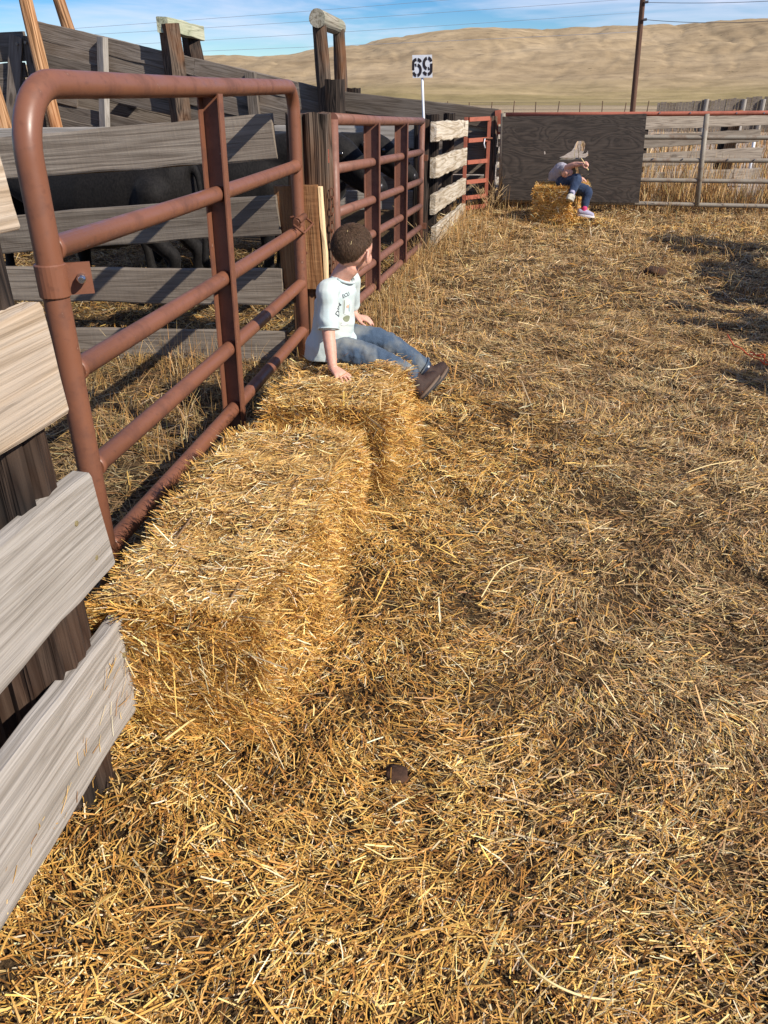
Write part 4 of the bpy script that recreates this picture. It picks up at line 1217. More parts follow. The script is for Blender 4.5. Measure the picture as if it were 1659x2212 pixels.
# ------------------------------------------------------------------ small things on the ground
def pat(loc, r, label, seed):
    bm = bmesh.new(); bmesh.ops.create_icosphere(bm, subdivisions=3, radius=1)
    for v in bm.verts:
        k = 1 + .35 * mnoise.noise(v.co * 2.2 + Vector((seed, 0, 0))) + .15 * mnoise.noise(v.co * 6 + Vector((seed, 3, 0)))
        v.co = Vector((v.co.x * r * k, v.co.y * r * k * .9, max(-.3, v.co.z) * r * .42 * k))
    o = bm_obj('cow_pat', bm, M_DUNG, None, Matrix.Translation(Vector(loc)), smooth=True)
    tag(o, label, 'dung', 'dried dung on the ground')
p = atZ(855, 1668, .02); pat((p.x, p.y, gz1(p.x, p.y) + .03), .030, 'small brown clod lying in the straw near the front', 2)
p = atZ(1415, 592, 0); pat((p.x, p.y, gz1(p.x, p.y) + .03), .11, 'dark dung pile in the lane near the shade', 9)
p = atZ(1390, 590, 0); pat((p.x - .8, p.y, gz1(p.x, p.y) + .02), .07, 'small dark dung lump left of the larger pile', 14)
pts = []
for (x, y) in ((1570, 728), (1585, 745), (1600, 752), (1612, 768), (1628, 775), (1640, 782), (1650, 790), (1668, 792)):
    p = atZ(x, y, .03); pts.append(Vector((p.x, p.y, gz1(p.x, p.y) + .045 + random.uniform(0, .02))))
V, Fc = join_geo([tube_geo(pts, .004, 6), tube_geo([q + Vector((.02, .01, .012)) for q in pts[3:]], .004, 6), tube_geo([pts[-2] + Vector((-.05, .08, .03)), pts[-2] + Vector((0, .03, .05)), pts[-2], pts[-1] + Vector((.03, -.05, .02))], .005, 6)])
tag(mesh_obj('baling_twine', V, Fc, M_TWINE, None, smooth=True), 'loose orange baling twine on the ground at the right edge', 'twine')
# ------------------------------------------------------------------ organic shapes
def ellipsoid_geo(c, r, axes=None, nu=16, nv=10):
    """axes: three unit vectors for the radii"""
    ax = axes or (Vector((1, 0, 0)), Vector((0, 1, 0)), Vector((0, 0, 1)))
    V, Fc = [], []
    c = Vector(c)
    V.append(c - ax[2] * r[2])
    for j in range(1, nv):
        p = -math.pi / 2 + math.pi * j / nv
        for i in range(nu):
            a = 2 * math.pi * i / nu
            V.append(c + ax[0] * (r[0] * math.cos(p) * math.cos(a)) + ax[1] * (r[1] * math.cos(p) * math.sin(a)) + ax[2] * (r[2] * math.sin(p)))
    V.append(c + ax[2] * r[2])
    for i in range(nu): Fc.append((0, 1 + (i + 1) % nu, 1 + i))
    for j in range(nv - 2):
        for i in range(nu):
            a = 1 + j * nu + i; b_ = 1 + j * nu + (i + 1) % nu
            Fc.append((a, b_, b_ + nu, a + nu))
    o = 1 + (nv - 2) * nu
    for i in range(nu): Fc.append((o + i, o + (i + 1) % nu, len(V) - 1))
    return V, Fc
def limb(pts, radii, seg=14):
    """rounded limb: tube resampled smoothly, with round ends"""
    pts = [Vector(p) for p in pts]
    rr = [(r if isinstance(r, (tuple, list)) else (r, r)) for r in radii]
    P, R = [], []
    n = len(pts)
    for i in range(n - 1):
        p0, p1, p2, p3 = pts[max(i - 1, 0)], pts[i], pts[i + 1], pts[min(i + 2, n - 1)]
        for k in range(4):
            t = k / 4
            q = .5 * ((2 * p1) + (p2 - p0) * t + (2 * p0 - 5 * p1 + 4 * p2 - p3) * t * t + (3 * p1 - p0 - 3 * p2 + p3) * t ** 3)
            P.append(q); s = t * t * (3 - 2 * t)
            R.append((rr[i][0] + (rr[i + 1][0] - rr[i][0]) * s, rr[i][1] + (rr[i + 1][1] - rr[i][1]) * s))
    P.append(pts[-1]); R.append(rr[-1])
    d0 = (P[0] - P[1]).normalized(); d1 = (P[-1] - P[-2]).normalized()
    m0, m1 = min(R[0]), min(R[-1])
    P = [P[0] + d0 * m0 * .8, P[0] + d0 * m0 * .5] + P + [P[-1] + d1 * m1 * .5, P[-1] + d1 * m1 * .8]
    R = [(R[0][0] * .45, R[0][1] * .45), (R[0][0] * .85, R[0][1] * .85)] + R + [(R[-1][0] * .85, R[-1][1] * .85), (R[-1][0] * .45, R[-1][1] * .45)]
    return tube_geo(P, R, seg)
def loft(sections, seg=24):
    """closed loft of rings: each (centre, axis_a, axis_b) with half-axis vectors"""
    V, Fc = [], []
    for c, a, b_ in sections:
        for k in range(seg):
            t = 2 * math.pi * k / seg
            V.append(Vector(c) + Vector(a) * math.cos(t) + Vector(b_) * math.sin(t))
    n = len(sections)
    for i in range(n - 1):
        for k in range(seg):
            p = i * seg + k; q = i * seg + (k + 1) % seg
            Fc.append((p, q, q + seg, p + seg))
    Fc.append(tuple(range(seg - 1, -1, -1))); Fc.append(tuple(range((n - 1) * seg, n * seg)))
    return V, Fc
def fuse(name, parts, voxel, mat, parent=None, smooth_n=6, post_fn=None, M=None, factor=.5):
    """weld overlapping closed shapes into one continuous surface"""
    V, Fc = join_geo(parts)
    me = bpy.data.meshes.new(name)
    me.from_pydata([tuple(v) for v in V], [], Fc); me.update()
    bm = bmesh.new(); bm.from_mesh(me); bmesh.ops.recalc_face_normals(bm, faces=bm.faces); bm.to_mesh(me); bm.free()
    tmp = bpy.data.objects.new('tmp', me); COL.objects.link(tmp)
    md = tmp.modifiers.new('r', 'REMESH'); md.mode = 'VOXEL'; md.voxel_size = voxel; md.adaptivity = 0
    if smooth_n:
        s = tmp.modifiers.new('s', 'SMOOTH'); s.iterations = smooth_n; s.factor = factor
    dg = bpy.context.evaluated_depsgraph_get()
    res = bpy.data.meshes.new_from_object(tmp.evaluated_get(dg))
    bpy.data.objects.remove(tmp); bpy.data.meshes.remove(me)
    res.name = name
    if post_fn:
        n = len(res.vertices); co = np.empty(n * 3, np.float32); res.vertices.foreach_get('co', co); co = co.reshape(-1, 3)
        nr = np.empty(n * 3, np.float32); res.vertices.foreach_get('normal', nr); nr = nr.reshape(-1, 3)
        co = post_fn(co, nr); res.vertices.foreach_set('co', np.ascontiguousarray(co, np.float32).ravel()); res.update()
    res.shade_smooth(); res.materials.clear()
    if mat: res.materials.append(mat)
    return place(bpy.data.objects.new(name, res), parent, M)

# ------------------------------------------------------------------ cattle
def cow_mat():
    m, t, b = new_mat('black_cattle_hide')
    c = coords(t, (14, 14, 9), False)
    n = N(t, 'ShaderNodeTexNoise'); n.inputs['Scale'].default_value = 5; n.inputs['Detail'].default_value = 6
    t.links.new(c.outputs[0], n.inputs['Vector'])
    r = ramp(t, [(.3, (.004, .0035, .0035)), (.7, (.014, .012, .011))]); t.links.new(n.outputs['Fac'], r.inputs['Fac'])
    t.links.new(r.outputs[0], b.inputs['Base Color']); b.inputs['Roughness'].default_value = .75; b.inputs['Specular IOR Level'].default_value = .18
    b.inputs['Sheen Weight'].default_value = .06; b.inputs['Sheen Roughness'].default_value = .4
    bump(t, b, n.outputs['Fac'], .22, .01)
    return m
M_COW = cow_mat()
M_HOOF = flat('cattle_hoof', (.05, .04, .03), .6)
M_EYE = flat('dark_wet_eye', (.01, .008, .007), .12, spec=.8)
M_TAG = flat('pink_ear_tag', (.80, .16, .32), .5)
M_MUZZLE = flat('wet_muzzle', (.03, .025, .027), .35)
def make_cow(label, tagged=False):
    e = empty('cow', (0, 0, 0), label, 'cow', 'black cattle in the pen')
    S = lambda x, z, hy, hz: ((x, 0, z), (0, hy, 0), (0, 0, hz))
    X_ = Vector
    trunk = loft([S(-.86, 1.02, .10, .14), S(-.80, 1.02, .20, .24), S(-.62, .96, .29, .335), S(-.35, .90, .36, .39), S(0, .86, .41, .425), S(.30, .845, .385, .425), S(.52, .85, .32, .41), S(.68, .88, .235, .34), S(.78, .92, .15, .25)])
    neck = limb([(.50, 0, .98), (.75, 0, 1.04), (.98, 0, 1.10), (1.08, 0, 1.12)], [(.20, .34), (.18, .29), (.15, .21), (.12, .15)])
    head = limb([(1.02, 0, 1.17), (1.16, 0, 1.10), (1.32, 0, .97), (1.45, 0, .86), (1.50, 0, .82)], [(.125, .13), (.135, .145), (.112, .115), (.10, .098), (.085, .085)])
    jaw = limb([(1.08, 0, 1.02), (1.25, 0, .90), (1.42, 0, .80)], [.085, .07, .05])
    parts = [trunk, neck, head, jaw, ellipsoid_geo((1.06, 0, 1.22), (.07, .08, .06)),
             ellipsoid_geo((.62, 0, .74), (.16, .14, .16)), ellipsoid_geo((-.55, 0, .62), (.14, .12, .08))]
    for s in (-1, 1):
        parts.append(limb([(.50, .17 * s, .85), (.52, .19 * s, .62), (.50, .185 * s, .42), (.50, .18 * s, .22), (.49, .18 * s, .10), (.51, .18 * s, .05)], [(.14, .17), (.10, .12), (.068, .072), (.052, .052), (.056, .06), (.056, .062)]))
        parts.append(limb([(-.60, .19 * s, .95), (-.52, .23 * s, .70), (-.66, .20 * s, .50), (-.74, .19 * s, .44), (-.70, .185 * s, .24), (-.69, .185 * s, .11), (-.66, .185 * s, .05)], [(.16, .22), (.11, .15), (.07, .085), (.058, .062), (.044, .044), (.05, .052), (.05, .056)]))
        parts.append(limb([(1.05, .10 * s, 1.14), (1.02, .20 * s, 1.14), (1.00, .29 * s, 1.09)], [(.035, .05), (.03, .075), (.015, .03)]))
    parts.append(limb([(-.86, 0, 1.16), (-.93, 0, 1.05), (-.94, 0, .75), (-.93, 0, .52), (-.92, 0, .36)], [.045, .032, .024, .03, .045]))
    fuse('body', parts, .022, M_COW, e, 8)
    for s in (-1, 1):
        v, f = ellipsoid_geo((1.19, .128 * s, 1.10), (.026, .016, .022), nu=10, nv=6); mesh_obj('eye', v, f, M_EYE, e, smooth=True)
        for hx in (.515, -.655):
            sec = [((hx, .182 * s, z), (.058 * k, 0, 0), (0, .05 * k, 0)) for z, k in ((0, 1.1), (.05, .95), (.075, .8))]
            mesh_obj('hoof', *loft(sec, 10), M_HOOF, e)
    v, f = ellipsoid_geo((1.52, 0, .835), (.036, .080, .058)); mesh_obj('muzzle', v, f, M_MUZZLE, e, smooth=True)
    if tagged:
        bm = bmesh.new(); box_bm(bm, (1.035, -.235, 1.045), (.075, .006, .11), Matrix.Rotation(.2, 3, 'Z'))
        bm_obj('ear_tag', bm, M_TAG, e)
    return e
def copy_tree(o, loc, rz, label=None, skip=(), sc=1.0):
    r = o.copy(); COL.objects.link(r)
    r.matrix_basis = Matrix.Translation(Vector(loc)) @ Matrix.Rotation(rz, 4, 'Z') @ Matrix.Scale(sc, 4)
    if label: r['label'] = label
    def rec(src, dst):
        for c in [x for x in bpy.data.objects if x.parent == src]:
            if c.name.split('.')[0] in skip: continue
            d = c.copy(); COL.objects.link(d); d.parent = dst; rec(c, d)
    rec(o, r)
    return r
cowA = make_cow('black cow with a pink ear tag behind the second gate', True)
COWS = [((-3.1, 6.05, 0), 2.95, 'black cow standing broadside nearest behind the grey cross boards', .9),
        ((-4.75, 6.9, 0), 2.6, 'black cow at the far left seen between the cross boards', .9),
        ((-3.0, 7.75, 0), 3.35, 'black cow standing behind the nearest cow by the back boards', .92),
        ((-2.35, 8.2, 0), .12, 'black cow farthest right behind the ear tagged cow', .92)]
for loc, rz, lb, sc in COWS:
    copy_tree(cowA, loc, rz, lb, ('ear_tag',), sc)
cowA.matrix_basis = Matrix.Translation((-2.52, 7.0, 0)) @ Matrix.Rotation(-.06, 4, 'Z') @ Matrix.Scale(.96, 4)
# ------------------------------------------------------------------ people
def cloth_mat(name, col, var=.12, rough=.85, weave=400, wr=.35, patches=None, wrs=16):
    m, t, b = new_mat(name)
    c = coords(t, (1, 1, 1), False)
    n = N(t, 'ShaderNodeTexNoise'); n.inputs['Scale'].default_value = weave; n.inputs['Detail'].default_value = 2
    w = N(t, 'ShaderNodeTexNoise'); w.inputs['Scale'].default_value = wrs; w.inputs['Detail'].default_value = 3; w.inputs['Distortion'].default_value = .8
    for q in (n, w): t.links.new(c.outputs[0], q.inputs['Vector'])
    r = ramp(t, [(.3, tuple(v * (1 - var) for v in col)), (.7, tuple(min(.95, v * (1 + var)) for v in col))])
    t.links.new(n.outputs['Fac'], r.inputs['Fac']); cc = r.outputs[0]
    if patches:
        p = N(t, 'ShaderNodeTexNoise'); p.inputs['Scale'].default_value = patches[1]; p.inputs['Detail'].default_value = 4
        t.links.new(c.outputs[0], p.inputs['Vector'])
        pr = ramp(t, [(.47, 0), (.68, patches[2])]); t.links.new(p.outputs['Fac'], pr.inputs['Fac'])
        cc = mixc(t, pr.outputs[0], cc, patches[0])
    t.links.new(cc, b.inputs['Base Color']); b.inputs['Roughness'].default_value = rough; b.inputs['Specular IOR Level'].default_value = .2
    b.inputs['Sheen Weight'].default_value = .15
    h = N(t, 'ShaderNodeMath', operation='MULTIPLY_ADD'); h.inputs[1].default_value = 6
    t.links.new(w.outputs['Fac'], h.inputs[0]); t.links.new(n.outputs['Fac'], h.inputs[2])
    bump(t, b, h.outputs[0], wr, .003)
    return m
M_SKIN = flat('child_skin', (.62, .33, .24), .5, bumps=(60, .05), var=.10, sss=.12)
M_SHIRT = cloth_mat('pale_aqua_cotton', (.50, .585, .575), .03, patches=((.60, .60, .52), 9, .5), wr=.10, wrs=7)
M_JEANS = cloth_mat('washed_denim', (.050, .078, .120), .3, patches=((.25, .25, .22), 10, .6), wr=.22, wrs=9)
M_JEANS2 = cloth_mat('dark_denim', (.020, .035, .075), .3, patches=((.05, .08, .14), 9, .6))
M_BOOT = flat('brown_suede', (.036, .017, .011), .75, bumps=(90, .15), var=.25)
M_SOLE = flat('tan_welt', (.13, .085, .055), .7)
M_SOLED = flat('dark_rubber_sole', (.025, .02, .018), .7)
M_NAVY = flat('navy_boot_shaft', (.02, .03, .06), .7)
M_WHITE = flat('white_print', (.75, .76, .76), .7)
M_PALEP = flat('pale_print', (.58, .63, .61), .8)
M_BLACK = flat('black_print', (.07, .075, .085), .8)
M_OLIVE = flat('olive_print', (.22, .24, .15), .8)
M_SALMON = flat('salmon_print', (.72, .42, .28), .8)
M_TEAL = flat('pale_teal_print', (.35, .50, .52), .8)
M_HAIRB = straw_mat('brown_cropped_hair', .6, .15)
M_HAIRBASE = flat('brown_hair_base', (.075, .044, .027), .6, bumps=(120, .4), var=.2)
M_LIPS = flat('lips', (.50, .20, .16), .5)
M_GREYTOP = cloth_mat('grey_lavender_cotton', (.30, .28, .32), .08)
M_BLONDE = straw_mat('light_brown_hair', .6, .15)
M_BLONDEB = flat('light_brown_hair_base', (.26, .15, .07), .6, bumps=(80, .6), var=.3)
M_SHOE = flat('lilac_mesh_shoe', (.36, .34, .45), .7, bumps=(150, .3), var=.2)
M_SHOEW = flat('white_foam_sole', (.68, .66, .68), .6)
M_PINK = flat('hot_pink_sock', (.60, .05, .16), .8)
M_SHOEG = flat('grey_shoe_sole', (.42, .40, .34), .7, var=.2, bumps=(80, .3))

def hand_geo(w, d, n, s, size, curls, spread=.14, thumb=(.55, -.25), tc=.5):
    """w wrist point, d towards the fingers, n back of the hand, s thumb side"""
    w, d, n, s = Vector(w), Vector(d).normalized(), Vector(n).normalized(), Vector(s).normalized()
    k = size / .112
    parts = [tube_geo([w - d * .02 * k, w + d * .004 * k, w + d * .022 * k, w + d * .042 * k, w + d * .056 * k],
                      [(.017 * k, .014 * k)] * 2 + [(.022 * k, .013 * k), (.026 * k, .0125 * k), (.024 * k, .010 * k)], 14)]
    # make the palm's wide axis follow s
    parts = [loft([(w - d * .02 * k, s * .017 * k, n * .014 * k), (w + d * .004 * k, s * .018 * k, n * .014 * k), (w + d * .022 * k, s * .023 * k, n * .0135 * k), (w + d * .042 * k, s * .027 * k, n * .012 * k), (w + d * .056 * k, s * .025 * k, n * .0095 * k)], 16)]
    lens = (.044, .050, .046, .036)
    for i in range(4):
        o = (1.5 - i) * .0138 * k
        b0 = w + d * (.050 + (-.003, .002, 0, -.005)[i]) * k + s * o
        fd = (d + s * ((1.5 - i) * spread)).normalized()
        L = lens[i] * k; c = curls[i]
        p1 = b0 + (fd * math.cos(c * .4) - n * math.sin(c * .4)) * L * .42
        p2 = p1 + (fd * math.cos(c * 1.1) - n * math.sin(c * 1.1)) * L * .33
        p3 = p2 + (fd * math.cos(c * 1.7) - n * math.sin(c * 1.7)) * L * .25
        parts.append(limb([b0 - fd * .012 * k, b0, p1, p2, p3], [.0068 * k, .0072 * k, .0066 * k, .006 * k, .005 * k], 10))
    t0 = w + d * .014 * k + s * .016 * k
    td = (d * thumb[0] + s * .75 + n * thumb[1]).normalized()
    t1 = t0 + td * .026 * k; t2 = t1 + (td + d * tc).normalized() * .020 * k; t3 = t2 + (td * .6 + d * tc * 1.4).normalized() * .013 * k
    parts.append(limb([t0 - td * .008 * k, t0, t1, t2, t3], [.011 * k, .0105 * k, .008 * k, .0072 * k, .0058 * k], 10))
    return parts
def head_geo(c, f, u, R):
    """c skull centre, f face direction, u up; R skull half-height"""
    f = Vector(f).normalized(); u = Vector(u); u = (u - f * u.dot(f)).normalized(); s = f.cross(u)   # s = own right
    ax = (f, s, u)
    P = [ellipsoid_geo(c + u * R * .12 - f * R * .06, (R * .98, R * .83, R * .90), ax, 24, 14),
         ellipsoid_geo(c + f * R * .22 - u * R * .28, (R * .70, R * .66, R * .66), ax, 20, 12),
         ellipsoid_geo(c + f * R * .36 - u * R * .72, (R * .38, R * .38, R * .30), ax),
         ellipsoid_geo(c + f * R * .84 - u * R * .22, (R * .15, R * .12, R * .12), ax, 10, 8),
         limb([c + f * R * .80 + u * R * .10, c + f * R * .90 - u * R * .2], [R * .07, R * .10], 8)]
    for k in (-1, 1):
        P.append(ellipsoid_geo(c + f * R * .52 - u * R * .36 + s * k * R * .36, (R * .34, R * .28, R * .32), ax))       # cheek
        ef = (f * .82 + s * k * .55).normalized(); es = ef.cross(u)
        P.append(ellipsoid_geo(c - f * R * .02 - u * R * .16 + s * k * R * .90, (R * .18, R * .085, R * .29), ((f * .75 + s * k * -.5).normalized() if False else (f * .8 - s * k * .6).normalized(), (s * k * .8 + f * .6).normalized(), u), 12, 8))
    return P, (f, s, u)
def face_bits(c, fr, R, e):
    f, s, u = fr
    for k in (-1, 1):
        v, q = ellipsoid_geo(c + f * R * .775 + s * k * R * .30 - u * R * .02, (R * .07, R * .12, R * .075), (f, s, u), 12, 8)
        mesh_obj('eye', v, q, M_EYE, e, smooth=True)
        v, q = tube_geo([c + f * R * (.80 - .05 * abs(t)) + s * k * R * (.30 + .16 * t) + u * R * (.16 - .03 * t * t) for t in (-1, 0, 1)], R * .022, 6)
        mesh_obj('eyebrow', v, q, M_HAIRBASE, e)
    v, q = limb([c + f * R * .77 - u * R * .56 - s * R * .16, c + f * R * .85 - u * R * .57, c + f * R * .77 - u * R * .56 + s * R * .16], [R * .03, R * .055, R * .03], 8)
    mesh_obj('mouth', v, q, M_LIPS, e, smooth=True)
def hair(c, fr, R, e, matb, mats, cols, wts, length, n, lim, thick=.04, wd=.0011, flow=-.55, name='hair'):
    """cap of hair with combed strands; lim(f) gives the hairline height"""
    f, s, u = fr
    cc = c + u * R * .12 - f * R * .06
    rad = np.array([R * .98, R * .83, R * .90]) * (1 + thick)
    A = np.array([list(f), list(s), list(u)])
    bm = bmesh.new(); bmesh.ops.create_icosphere(bm, subdivisions=5, radius=1)
    for v in list(bm.verts):
        nf, ns, nu_ = v.co
        if nu_ < lim(nf, ns): bm.verts.remove(v); continue
        k = 1 + .015 * mnoise.noise(v.co * 9); edge = min(1, (nu_ - lim(nf, ns)) / .40); k *= (1 - .055 * (1 - edge))
        q = np.array([nf, ns, nu_]) * rad * k
        v.co = Vector(np.array(cc) + q @ A)
    h = bm_obj(name, bm, matb, e, smooth=True)
    D = RNG.normal(0, 1, (n * 2, 3)); D = unit(D)
    lm = np.array([lim(a, b_) for a, b_ in D[:, :2]])
    D = D[D[:, 2] > lm + .01][:n]; n = len(D)
    lmk = np.array([lim(a, b_) for a, b_ in D[:, :2]]); Pl = D * rad * ((1.0 + RNG.uniform(0, .018, n)) * (1 - .055 * (1 - np.clip((D[:, 2] - lmk) / .40, 0, 1))))[:, None]
    P = np.array(cc) + Pl @ A
    Nw = unit((D / rad) @ A)
    crown = np.array([-.45, .0, .9])
    g = unit(D - crown); g = (g @ A); g = unit(g - Nw * np.sum(g * Nw, 1, keepdims=True))
    g = unit(g + RNG.normal(0, .15, (n, 3)) + Nw * RNG.uniform(-.06, .05, n)[:, None])
    L = RNG.uniform(.6, 1.0, n) * length
    V, Fq = ribbons(P + g * (L * .35)[:, None], g, unit(Nw + RNG.normal(0, .3, (n, 3))), L, np.full(n, wd), L * .12, .3)
    np_mesh('hair_strands', V, Fq, mats, h, np.repeat(palette(n, cols, wts, .10), 6, 0), 'stuff')
    return h

def wrinkle(scale, amp, along=None, seed=0.0):
    def fn(co, nr):
        d = np.array([mnoise.noise(Vector((p[0] * scale + seed, p[1] * scale, p[2] * scale * (1.0 if along is None else along)))) + .5 * mnoise.noise(Vector((p[0] * scale * 2.3, p[1] * scale * 2.3 + seed, p[2] * scale * 2.0))) for p in co])
        return co + nr * (d * amp)[:, None]
    return fn

def build_boy():
    e = empty('person', (-.75, 3.43, .38), 'small boy in pale printed shirt, jeans and brown boots sitting on a bale', 'person')
    V3 = Vector
    pel = V3((-.765, 3.43, .455)); che = V3((-.745, 3.425, .64)); nb = V3((-.712, 3.425, .745))
    fwd = V3((.95, -.30, 0)).normalized(); rgt = V3((fwd.y, -fwd.x, 0))
    hc = atY(762, 537, 3.43); R = .098
    hf = V3((.50, .86, -.10))
    rs = atY(708, 638, 3.315); re = atY(710, 722, 3.255); rw = atY(718, 789, 3.205)
    ls = V3((-.69, 3.535, .715)); le = V3((-.715, 3.63, .57)); lw = atY(768, 684, 3.60)
    rh, rk, ra = V3((-.735, 3.365, .445)), atY(828, 781, 3.37), atY(888, 815, 3.37)
    lh, lk, la = V3((-.71, 3.50, .465)), atY(836, 741, 3.53), atY(914, 794, 3.56)
    # ---- body: one surface from head to ankles
    P, fr = head_geo(hc, hf, (.10, -.06, 1), R)
    P.append(limb([nb + V3((-.012, 0, -.03)), nb + V3((.006, 0, .02)), hc + V3((-.012, -.012, -.075))], [.052, .044, .043]))
    P.append(loft([(pel, rgt * .085, fwd * .065), (che, rgt * .085, fwd * .066), (nb - V3((0, 0, .03)), rgt * .075, fwd * .045), (nb, rgt * .045, fwd * .035)], 20))
    P.append(limb([rs, rs.lerp(re, .5), re, re.lerp(rw, .4), rw], [.034, .032, .0285, .0275, .0205]))
    P.append(limb([ls, le, le.lerp(lw, .4), lw], [.034, .028, .027, .020]))
    hd = (atZ(757, 820, .392) - rw); hd.z = -.10 * hd.length
    nn = V3((0, 0, 1)); P += hand_geo(rw + V3((.004, -.004, -.012)), (hd.normalized() + V3((0, 0, -.22))), (V3((.25, 0, 1))), V3((0, 0, 1)).cross(hd).normalized() * (1), .118, (.35, .32, .32, .40), .20, (.5, -.3))
    hd2 = V3((.93, -.05, -.12)); P += hand_geo(lw, hd2, (.15, -.25, .95), (-.08, -.95, -.1), .112, (.55, .6, .7, .8), .05, (.8, -.4))
    P.append(limb([rh, rk, ra], [.050, .036, .028])); P.append(limb([lh, lk, la], [.050, .036, .028]))
    fuse('body', P, .0036, M_SKIN, e, 5)
    face_bits(hc, fr, R, e)
    hair(hc, fr, R, e, M_HAIRBASE, M_HAIRB, [(.085, .050, .030), (.070, .041, .025), (.10, .06, .036), (.13, .08, .047)], [.4, .3, .22, .08], .020, 34000,
         lambda a, b_: ((-.82 + .42 * abs(b_)) + np.clip((a + .45) / .45, 0, 1) * (.97 - .42 * abs(b_)) if a < 0 else (.15 + a * .5)) , thick=.02, wd=.0013)
    # straw bits caught in the hair
    f, s, u = fr
    for k, (a, b_) in enumerate(((-.75, .25), (-.62, .5), (-.80, -.1))):
        q = hc + f * a * R * .9 + s * (.45 - .3 * k) * R + u * b_ * R
        q = hc + (q - hc).normalized() * R * 1.06
        v, q2 = tube_geo([q, q + V3((.004, .002, .014))], .0011, 5); mesh_obj('straw_bit', v, q2, M_STRAWBIT, e)
    # ---- shirt
    def shirt_folds(co, nr):
        co = wrinkle(8, .0070, .55, 3)(co, nr)
        ph = co[:, 2] * 62 + co[:, 0] * 55 - co[:, 1] * 25 + 2.2 * np.sin(co[:, 2] * 21 + co[:, 1] * 17)
        mk = np.clip((.66 - co[:, 2]) / .12, 0, 1) * np.clip((co[:, 2] - .40) / .05, 0, 1)
        am = .5 + .5 * np.sin(co[:, 0] * 23 + co[:, 2] * 31)
        return co + nr * (.0042 * np.maximum(0, np.sin(ph)) ** 2 * mk * am)[:, None]
    S = []
    def ring(c, w, d, tw=0): return (c, rgt * w, fwd * d)
    S.append(loft([ring(pel + V3((-.018, 0, -.055)), .122, .104), ring(pel + V3((-.010, 0, .01)), .124, .102), ring(pel.lerp(che, .4), .113, .092), ring(pel.lerp(che, .75), .110, .088), ring(che + V3((.005, 0, .02)), .112, .084), ring(nb - V3((.012, 0, .055)), .112, .074), ring(nb - V3((.006, 0, .028)), .092, .062), ring(nb - V3((0, 0, .004)), .062, .050)], 28))
    S.append(limb([nb + rgt * .03 - V3((.01, 0, .025)), rs + V3((0, 0, .018)), rs.lerp(re, .25), rs.lerp(re, .5), rs.lerp(re, .70)], [.045, .048, .047, .046, .047]))
    S.append(limb([nb - rgt * .03 - V3((.01, 0, .025)), ls + V3((0, 0, .012)), ls.lerp(le, .35), ls.lerp(le, .85)], [.045, .048, .046, .045]))
    # belly hem swings forward over the lap
    S.append(limb([pel + fwd * .02 + V3((0, 0, .04)), pel + fwd * .065 + V3((0, 0, -.005))], [(.085, .05), (.08, .035)], 18))
    shirt = fuse('shirt', S, .0045, M_SHIRT, e, 7, shirt_folds)
    col_pts = [nb + V3((.012, 0, .008)) + rgt * (.054 * math.cos(t)) + fwd * (.050 * math.sin(t)) - V3((0, 0, .021)) * max(0, math.sin(t)) + V3((0, 0, .006)) for t in np.linspace(0, 2 * math.pi, 25)]
    tube('collar', col_pts, .0058, M_SHIRT, shirt, seg=8)
    cuff = rs.lerp(re, .86); dcf = (re - rs).normalized(); o1 = dcf.orthogonal().normalized(); o2 = dcf.cross(o1)
    tube('sleeve_hem', [cuff + o1 * (.0455 * math.cos(t)) + o2 * (.0455 * math.sin(t)) for t in np.linspace(0, 2 * math.pi, 25)], .0036, M_SHIRT, shirt, seg=8)
    # printed lettering and picture, laid on the cloth
    me = shirt.data; bvh = BVHTree.FromPolygons([v.co[:] for v in me.vertices], [p.vertices[:] for p in me.polygons])
    Ms = WM[shirt.name]
    to_cam = (V3((0, 0, CAM_H)) - che).normalized()
    pn_ = (fwd * .72 + rgt * .62 + V3((0, 0, .12))).normalized()           # print seen at the chest's near quarter
    px_ = V3((0, 0, 1)).cross(pn_).normalized(); pz_ = pn_.cross(px_)
    oc = che + V3((.01, 0, -.02))
    def lay(poly_pts, name, mat, lift=.0016):
        V = []
        for (a, b_) in poly_pts[0]:
            o_ = oc + px_ * a + pz_ * b_ + pn_ * .3
            hit = bvh.ray_cast(o_, -pn_)
            V.append((hit[0] + hit[1] * lift) if hit[0] else (o_ - pn_ * .2))
        mesh_obj(name, V, poly_pts[1], mat, shirt)
    def text_poly(txt, size, cx, cy, ang):
        cu = bpy.data.curves.new('t', 'FONT'); cu.body = txt; cu.size = size; cu.resolution_u = 2; cu.align_x = 'CENTER'; cu.offset = size * .018
        ob = bpy.data.objects.new('t', cu); COL.objects.link(ob)
        m_ = bpy.data.meshes.new_from_object(ob.evaluated_get(bpy.context.evaluated_depsgraph_get()))
        bm = bmesh.new(); bm.from_mesh(m_); bmesh.ops.triangulate(bm, faces=bm.faces); bmesh.ops.subdivide_edges(bm, edges=bm.edges[:], cuts=1)
        bm.verts.index_update()
        ca, sa = math.cos(ang), math.sin(ang)
        P2 = [(cx + v.co.x * ca - v.co.y * sa, cy + v.co.x * sa + v.co.y * ca) for v in bm.verts]
        F2 = [tuple(v.index for v in f_.verts) for f_ in bm.faces]; bm.free()
        bpy.data.objects.remove(ob); bpy.data.meshes.remove(m_)
        return P2, F2
    lay(text_poly('DIN', .034, -.028, .002, math.radians(52)), 'lettering', M_BLACK)
    lay(text_poly('ECU', .022, .016, .056, math.radians(12)), 'lettering', M_BLACK)
    lay(text_poly('R', .032, -.030, -.080, math.radians(28)), 'lettering', M_BLACK)
